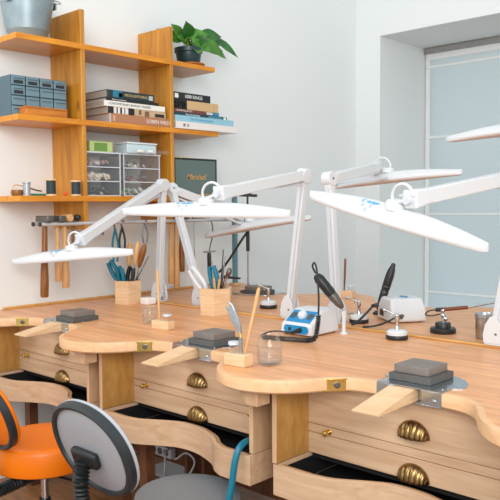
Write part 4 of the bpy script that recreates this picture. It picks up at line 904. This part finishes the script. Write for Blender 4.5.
MB().cyl((0, 0, .046), (0, 0, .075), .006, n=12).sphere((0, 0, .078), .012, 14).sphere((.012, .0, .064), .011, 14).cyl((-.005, -.01, .095), (.008, .012, .11), .007, n=12).sphere((0, 0, .10), .010, 12).obj('joint', 'chrome', bs_)
MB().cyl((0, 0, .103), (.10, .035, .118), .0085, .008, n=14).obj('copper_sleeve', 'copper', bs_); MB().cyl((.10, .035, .118), (.26, .09, .158), .0055, .003, n=10).obj('tweezers', 'steel', bs_)
MB().cyl((0, 0, .103), (-.03, -.01, .100), .009, n=12).tube([(-.03, -.01, .1), (-.06, -.02, .093), (-.075, -.02, .075), (-.055, .0, .07), (-.02, .01, .08)], .003).obj('black_grip', 'black', bs_)
# second white box and black handpiece
b2x = thing('micromotor_control_box', 'white control box with small blue label beyond the ledge', 'control box', (.95, 1.10, H + .0003), math.radians(-35)); b2x.scale = (1.08, 1.08, 1.25)
MB().add([(-.085, -.085, .003), (.085, -.085, .003), (.085, .085, .003), (-.085, .085, .003), (-.082, -.082, .055), (.082, -.082, .055), (.082, .082, .055), (-.082, .082, .055), (-.055, -.075, .092), (.055, -.075, .092), (.055, .075, .092), (-.055, .075, .092)],
         [(0, 3, 2, 1), (0, 1, 5, 4), (1, 2, 6, 5), (2, 3, 7, 6), (3, 0, 4, 7), (4, 5, 9, 8), (5, 6, 10, 9), (6, 7, 11, 10), (7, 4, 8, 11), (8, 9, 10, 11)]).obj('casing', 'white', b2x, bevel=.01, seg=3)
pd = MB(); pd.lathe([(.001, 0), (.03, 0), (.029, .002), (.001, .002)], (0, .01, .0925), n=28, sy=.55, caps=False); pd.obj('blue_label', 'blue', b2x)
MB().box((-.04, -.0885, .02), (-.005, -.085, .045)).obj('socket', 'black', b2x)
for x, y in ((-.06, -.06), (.06, -.06), (-.06, .06), (.06, .06)): MB().cyl((x, y, 0), (x, y, .005), .008, n=12).obj('rubber_foot', 'black', b2x)
hp2 = thing('micromotor_handpiece', 'black handpiece standing tip up beyond the ledge beside the white box', 'handpiece', (0, 0, 0))
a2 = V((.752, 1.20, H + .022)); b2_ = V((.815, 1.25, 1.225)); L2 = (b2_ - a2).length
MB().lathe([(.001, 0), (.012, .0), (.019, .05), (.021, .10), (.020, .105), (.020, .115), (.022, .12), (.022, .19), (.018, .22), (.013, .235), (.011, .25), (.004, .255)], a2, b2_ - a2, 24, caps=False).obj('grip', 'black', hp2)
for f in (.095, .125): MB().lathe([(.0222, 0), (.0228, .002), (.0222, .004)], a2 + (b2_ - a2).normalized() * f, b2_ - a2, 24).obj('band', 'dark_steel', hp2)
cr = thing('handpiece_cradle', 'small black cradle under the black handpiece beyond the ledge', 'cradle', (.752, 1.20, H + .0003)); MB().lathe([(.001, 0), (.03, 0), (.03, .008), (.018, .018), (.001, .019)], n=20, caps=False).obj('cradle_body', 'black', cr)
cb = MB().tube([(.85, 1.03, H + .07), (.885, .96, H + .085), (.90, .87, H + .055), (.895, .80, H + .02), (.885, .775, H + .013)], .0055).obj('power_cable', 'black', None)
tag(cb, 'black cable with thick connector looping over the ledge by the clamp stand', 'cable')
MB().cyl((.873, 1.0, H + .078), (.893, .935, H + .084), .012, .008, n=16).obj('connector', 'black', cb)
cb = MB().tube([(1.02, .99, H + .03), (1.04, .90, H + .045), (1.05, .84, H + .04), (1.02, .79, H + .022), (.99, .758, H + .016), (.975, .735, H + .016)], .005).obj('power_cable', 'black', None)
tag(cb, 'black cable crossing the ledge just left of the front clamp stand', 'cable'); MB().cyl((1.038, .915, H + .045), (1.018, 1.0, H + .04), .010, .008, n=14).obj('connector', 'black', cb)
# white loops of cable beside box
cb = MB().tube([(.752, .56, H + .03), (.70, .60, H + .055), (.66, .645, H + .06), (.645, .68, H + .05), (.655, .69, H + .03), (.70, .66, H + .012), (.75, .60, H + .01)], .005).obj('power_cable', 'white', None); tag(cb, 'white cable looping behind the left end of the control box', 'cable')
# small stand with copper brush at the back
s2 = brush_block('small wooden block stand at the far edge of the far worktop', .235, 1.645, .09, .1, 1.1)
vial('small glass vial on the far wooden block stand', .262, 1.645, H + .0446, .016, .035)
tool('copper_rod', 'thin copper coloured rod standing in the far wooden block', (.21, 1.645, H + .0446), (.215, 1.65, H + .24), 'stick', 'copper')
s3 = brush_block('pale wooden block stand on the far worktop near the shelf wall', -.35, 1.0, .07, .3, 1.1); s3.location = (-.62, 1.28, H + .0003)
vial('small glass vial on the pale block near the shelf wall', -.615, 1.28, H + .0446, .016, .035)
# steel ruler and tweezers on the far top
o = MB().box((-.13, -.012, 0), (.13, .012, .006)).obj('steel_bar', 'steel', None, bevel=.001); o.location = (.56, 1.03, H + .0003); o.rotation_euler = (0, 0, .9); tag(o, 'long flat steel bar lying behind the far lamp post', 'steel bar')
o = MB().box((-.10, -.012, 0), (.10, .012, .008)).cyl((-.08, 0, .008), (-.08, 0, .02), .008, n=12).obj('steel_clamp_bar', 'steel', None, bevel=.001); o.location = (-.355, 1.34, H + .0003); o.rotation_euler = (0, 0, .3); tag(o, 'low steel clamp lying in front of the far steel block', 'steel clamp')
# metal cup
cp = thing('metal_cup', 'plain grey metal cup beyond the ledge behind the right lamp base', 'cup', (1.475, .905, H + .0003))
MB().lathe([(.001, 0), (.036, 0), (.038, .004), (.040, .088), (.043, .090), (.043, .104), (.040, .106), (.0375, .10), (.036, .008), (.001, .006)], n=40, caps=False).obj('cup_body', 'steel', cp)
# flex shaft stand
fs_ = thing('flex_shaft_stand', 'black and chrome hanging motor stand on the far worktop', 'stand', (-.425, 1.46, H + .0003))
MB().box((-.05, -.03, 0), (.05, .03, .012)).obj('clamp_foot', 'dark_steel', fs_, bevel=.003)
MB().cyl((0, 0, .012), (0, 0, .27), .0065, n=14).obj('pole', 'steel', fs_); MB().cyl((0, 0, .27), (0, 0, .44), .012, n=16).obj('pole_sleeve', 'black', fs_)
MB().cyl((0, 0, .44), (0, 0, .70), .0065, n=14).lathe([(.022, 0), (.026, .01), (.02, .03)], (0, 0, .44), n=18).obj('upper_pole', 'black', fs_)
MB().lathe([(.006, 0), (.022, .006), (.028, .03), (.016, .06), (.010, .085), (.004, .09)], (0, 0, .63), n=18).beam((-.05, -.02, .635), (.06, .02, .63), .03, .018).obj('motor_hanger', 'black', fs_)
MB().tube([(0.0, 0, .40), (-.03, -.03, .34), (-.09, -.06, .24), (-.14, -.09, .16), (-.17, -.10, .13)], .008, 10).obj('flex_hose', 'black', fs_)
MB().cyl((-.16, -.09, .10), (-.05, -.02, .09), .012, .006, n=14).obj('black_nozzle', 'black', fs_)
tp = thing('vertical_pipe', 'thin teal grey vertical pipe rising behind the middle tool holder', 'pipe', (-.80, 1.72, H + .0003))
MB().box((-.016, -.014, .018), (.016, .014, .64)).obj('pipe_body', 'tealpost', tp, bevel=.003)
MB().box((-.03, -.03, 0), (.03, .03, .018)).obj('foot', 'maple', tp, bevel=.003)
mg = thing('magnifier', 'round clear magnifier on a dark rod behind the middle tool holder', 'magnifier', (-.285, 1.02, H + .0003))
MB().lathe([(.001, 0), (.03, 0), (.03, .006), (.001, .007)], n=24, caps=False).obj('foot', 'dark_steel', mg); MB().cyl((0, 0, .007), (0, 0, .10), .003, n=10).obj('rod', 'dark_steel', mg)
MB().lathe([(.001, -.004), (.03, -.001), (.032, 0), (.03, .001), (.001, .004)], (0, 0, .132), (.7, -.7, 0), 28, caps=False).obj('lens', 'glass', mg)
MB().lathe([(.0325, -.003), (.0345, -.003), (.0345, .003), (.0325, .003), (.0325, -.003)], (0, 0, .132), (.7, -.7, 0), 28, caps=False).obj('lens_ring', 'chrome', mg)
# white pad behind left tool holder
tb_ = MB().box((0, 0, 0), (.07, .03, .02)).obj('wood_offcut', 'maple', None, bevel=.002); tb_.location = (.36, -.06, .5525); tb_.rotation_euler = (0, 0, .3); tag(tb_, 'small wood offcut lying in the open apron drawer of the middle cabinet', 'wood offcut')
o = MB().box((-.05, -.05, 0), (.05, .05, .05)).obj('folded_cloth', 'sponge', None, bevel=.012, seg=3); o.location = (-.47, .665, H + .0003); o.scale = (.7, .7, .8); tag(o, 'small white folded cloth stack between left tool holder and lamp base', 'cloth')

# ------------------------------------------------------------------ below the benches
ho = thing('teal_hose', 'teal rubber hose with brass fitting hanging from the middle cabinet drawer', 'hose', (0, 0, 0))
MB().tube([(1.075, -.03, .655), (1.073, -.10, .672), (1.085, -.175, .668), (1.083, -.202, .62), (1.075, -.21, .54), (1.066, -.222, .46), (1.064, -.222, .36), (1.04, -.18, .12), (1.10, -.02, .013), (1.2, .2, .0125)], .012, 14).obj('hose', 'teal', ho)
MB().cyl((1.075, -.005, .650), (1.075, -.04, .656), .016, n=16).obj('brass_fitting', 'brass', ho)
ps = thing('power_strip', 'grey power strip fixed to the brown board under the middle cabinet', 'power strip', (-.147, .47, .18))
MB().box((-.09, 0, 0), (.09, .034, .055)).obj('strip_body', 'whitegrey', ps, bevel=.004)
for x in (-.05, 0, .05): MB().lathe([(.018, 0), (.018, .002), (.015, .0021), (.001, .0021)], (x, 0, .028), (0, -1, 0), 18, caps=False).obj('socket', 'dark_steel', ps)
def wcable(lbl, pts): o = MB().tube([(x - .62, y, z) for x, y, z in pts], .005, 8).obj('white_cable', 'white', None); tag(o, lbl, 'cable', 'white cables under the bench')
wcable('white cable dropping from the power strip under the middle cabinet', [(.55, .465, .235), (.60, .40, .24), (.62, .38, .18), (.63, .36, .08), (.70, .30, .0065), (.85, .25, .0065)])
wcable('white cable crossing to the right under the middle cabinet', [(.58, .465, .21), (.66, .42, .22), (.74, .42, .27), (.78, .44, .22), (.72, .40, .10), (.66, .32, .02), (.60, .22, .0065)])
wcable('white cable lying loosest on the floor under the middle cabinet', [(.95, .45, .0065), (.85, .40, .0065), (.78, .33, .0065), (.70, .34, .0065), (.60, .42, .0065)])
o = MB().box((0, 0, 0), (.50, .30, .02)).obj('cable_tray', 'whitegrey', None, bevel=.006); o.location = (-.42, .57, .0003); tag(o, 'flat pale grey box lying on the floor under the middle cabinet', 'box')
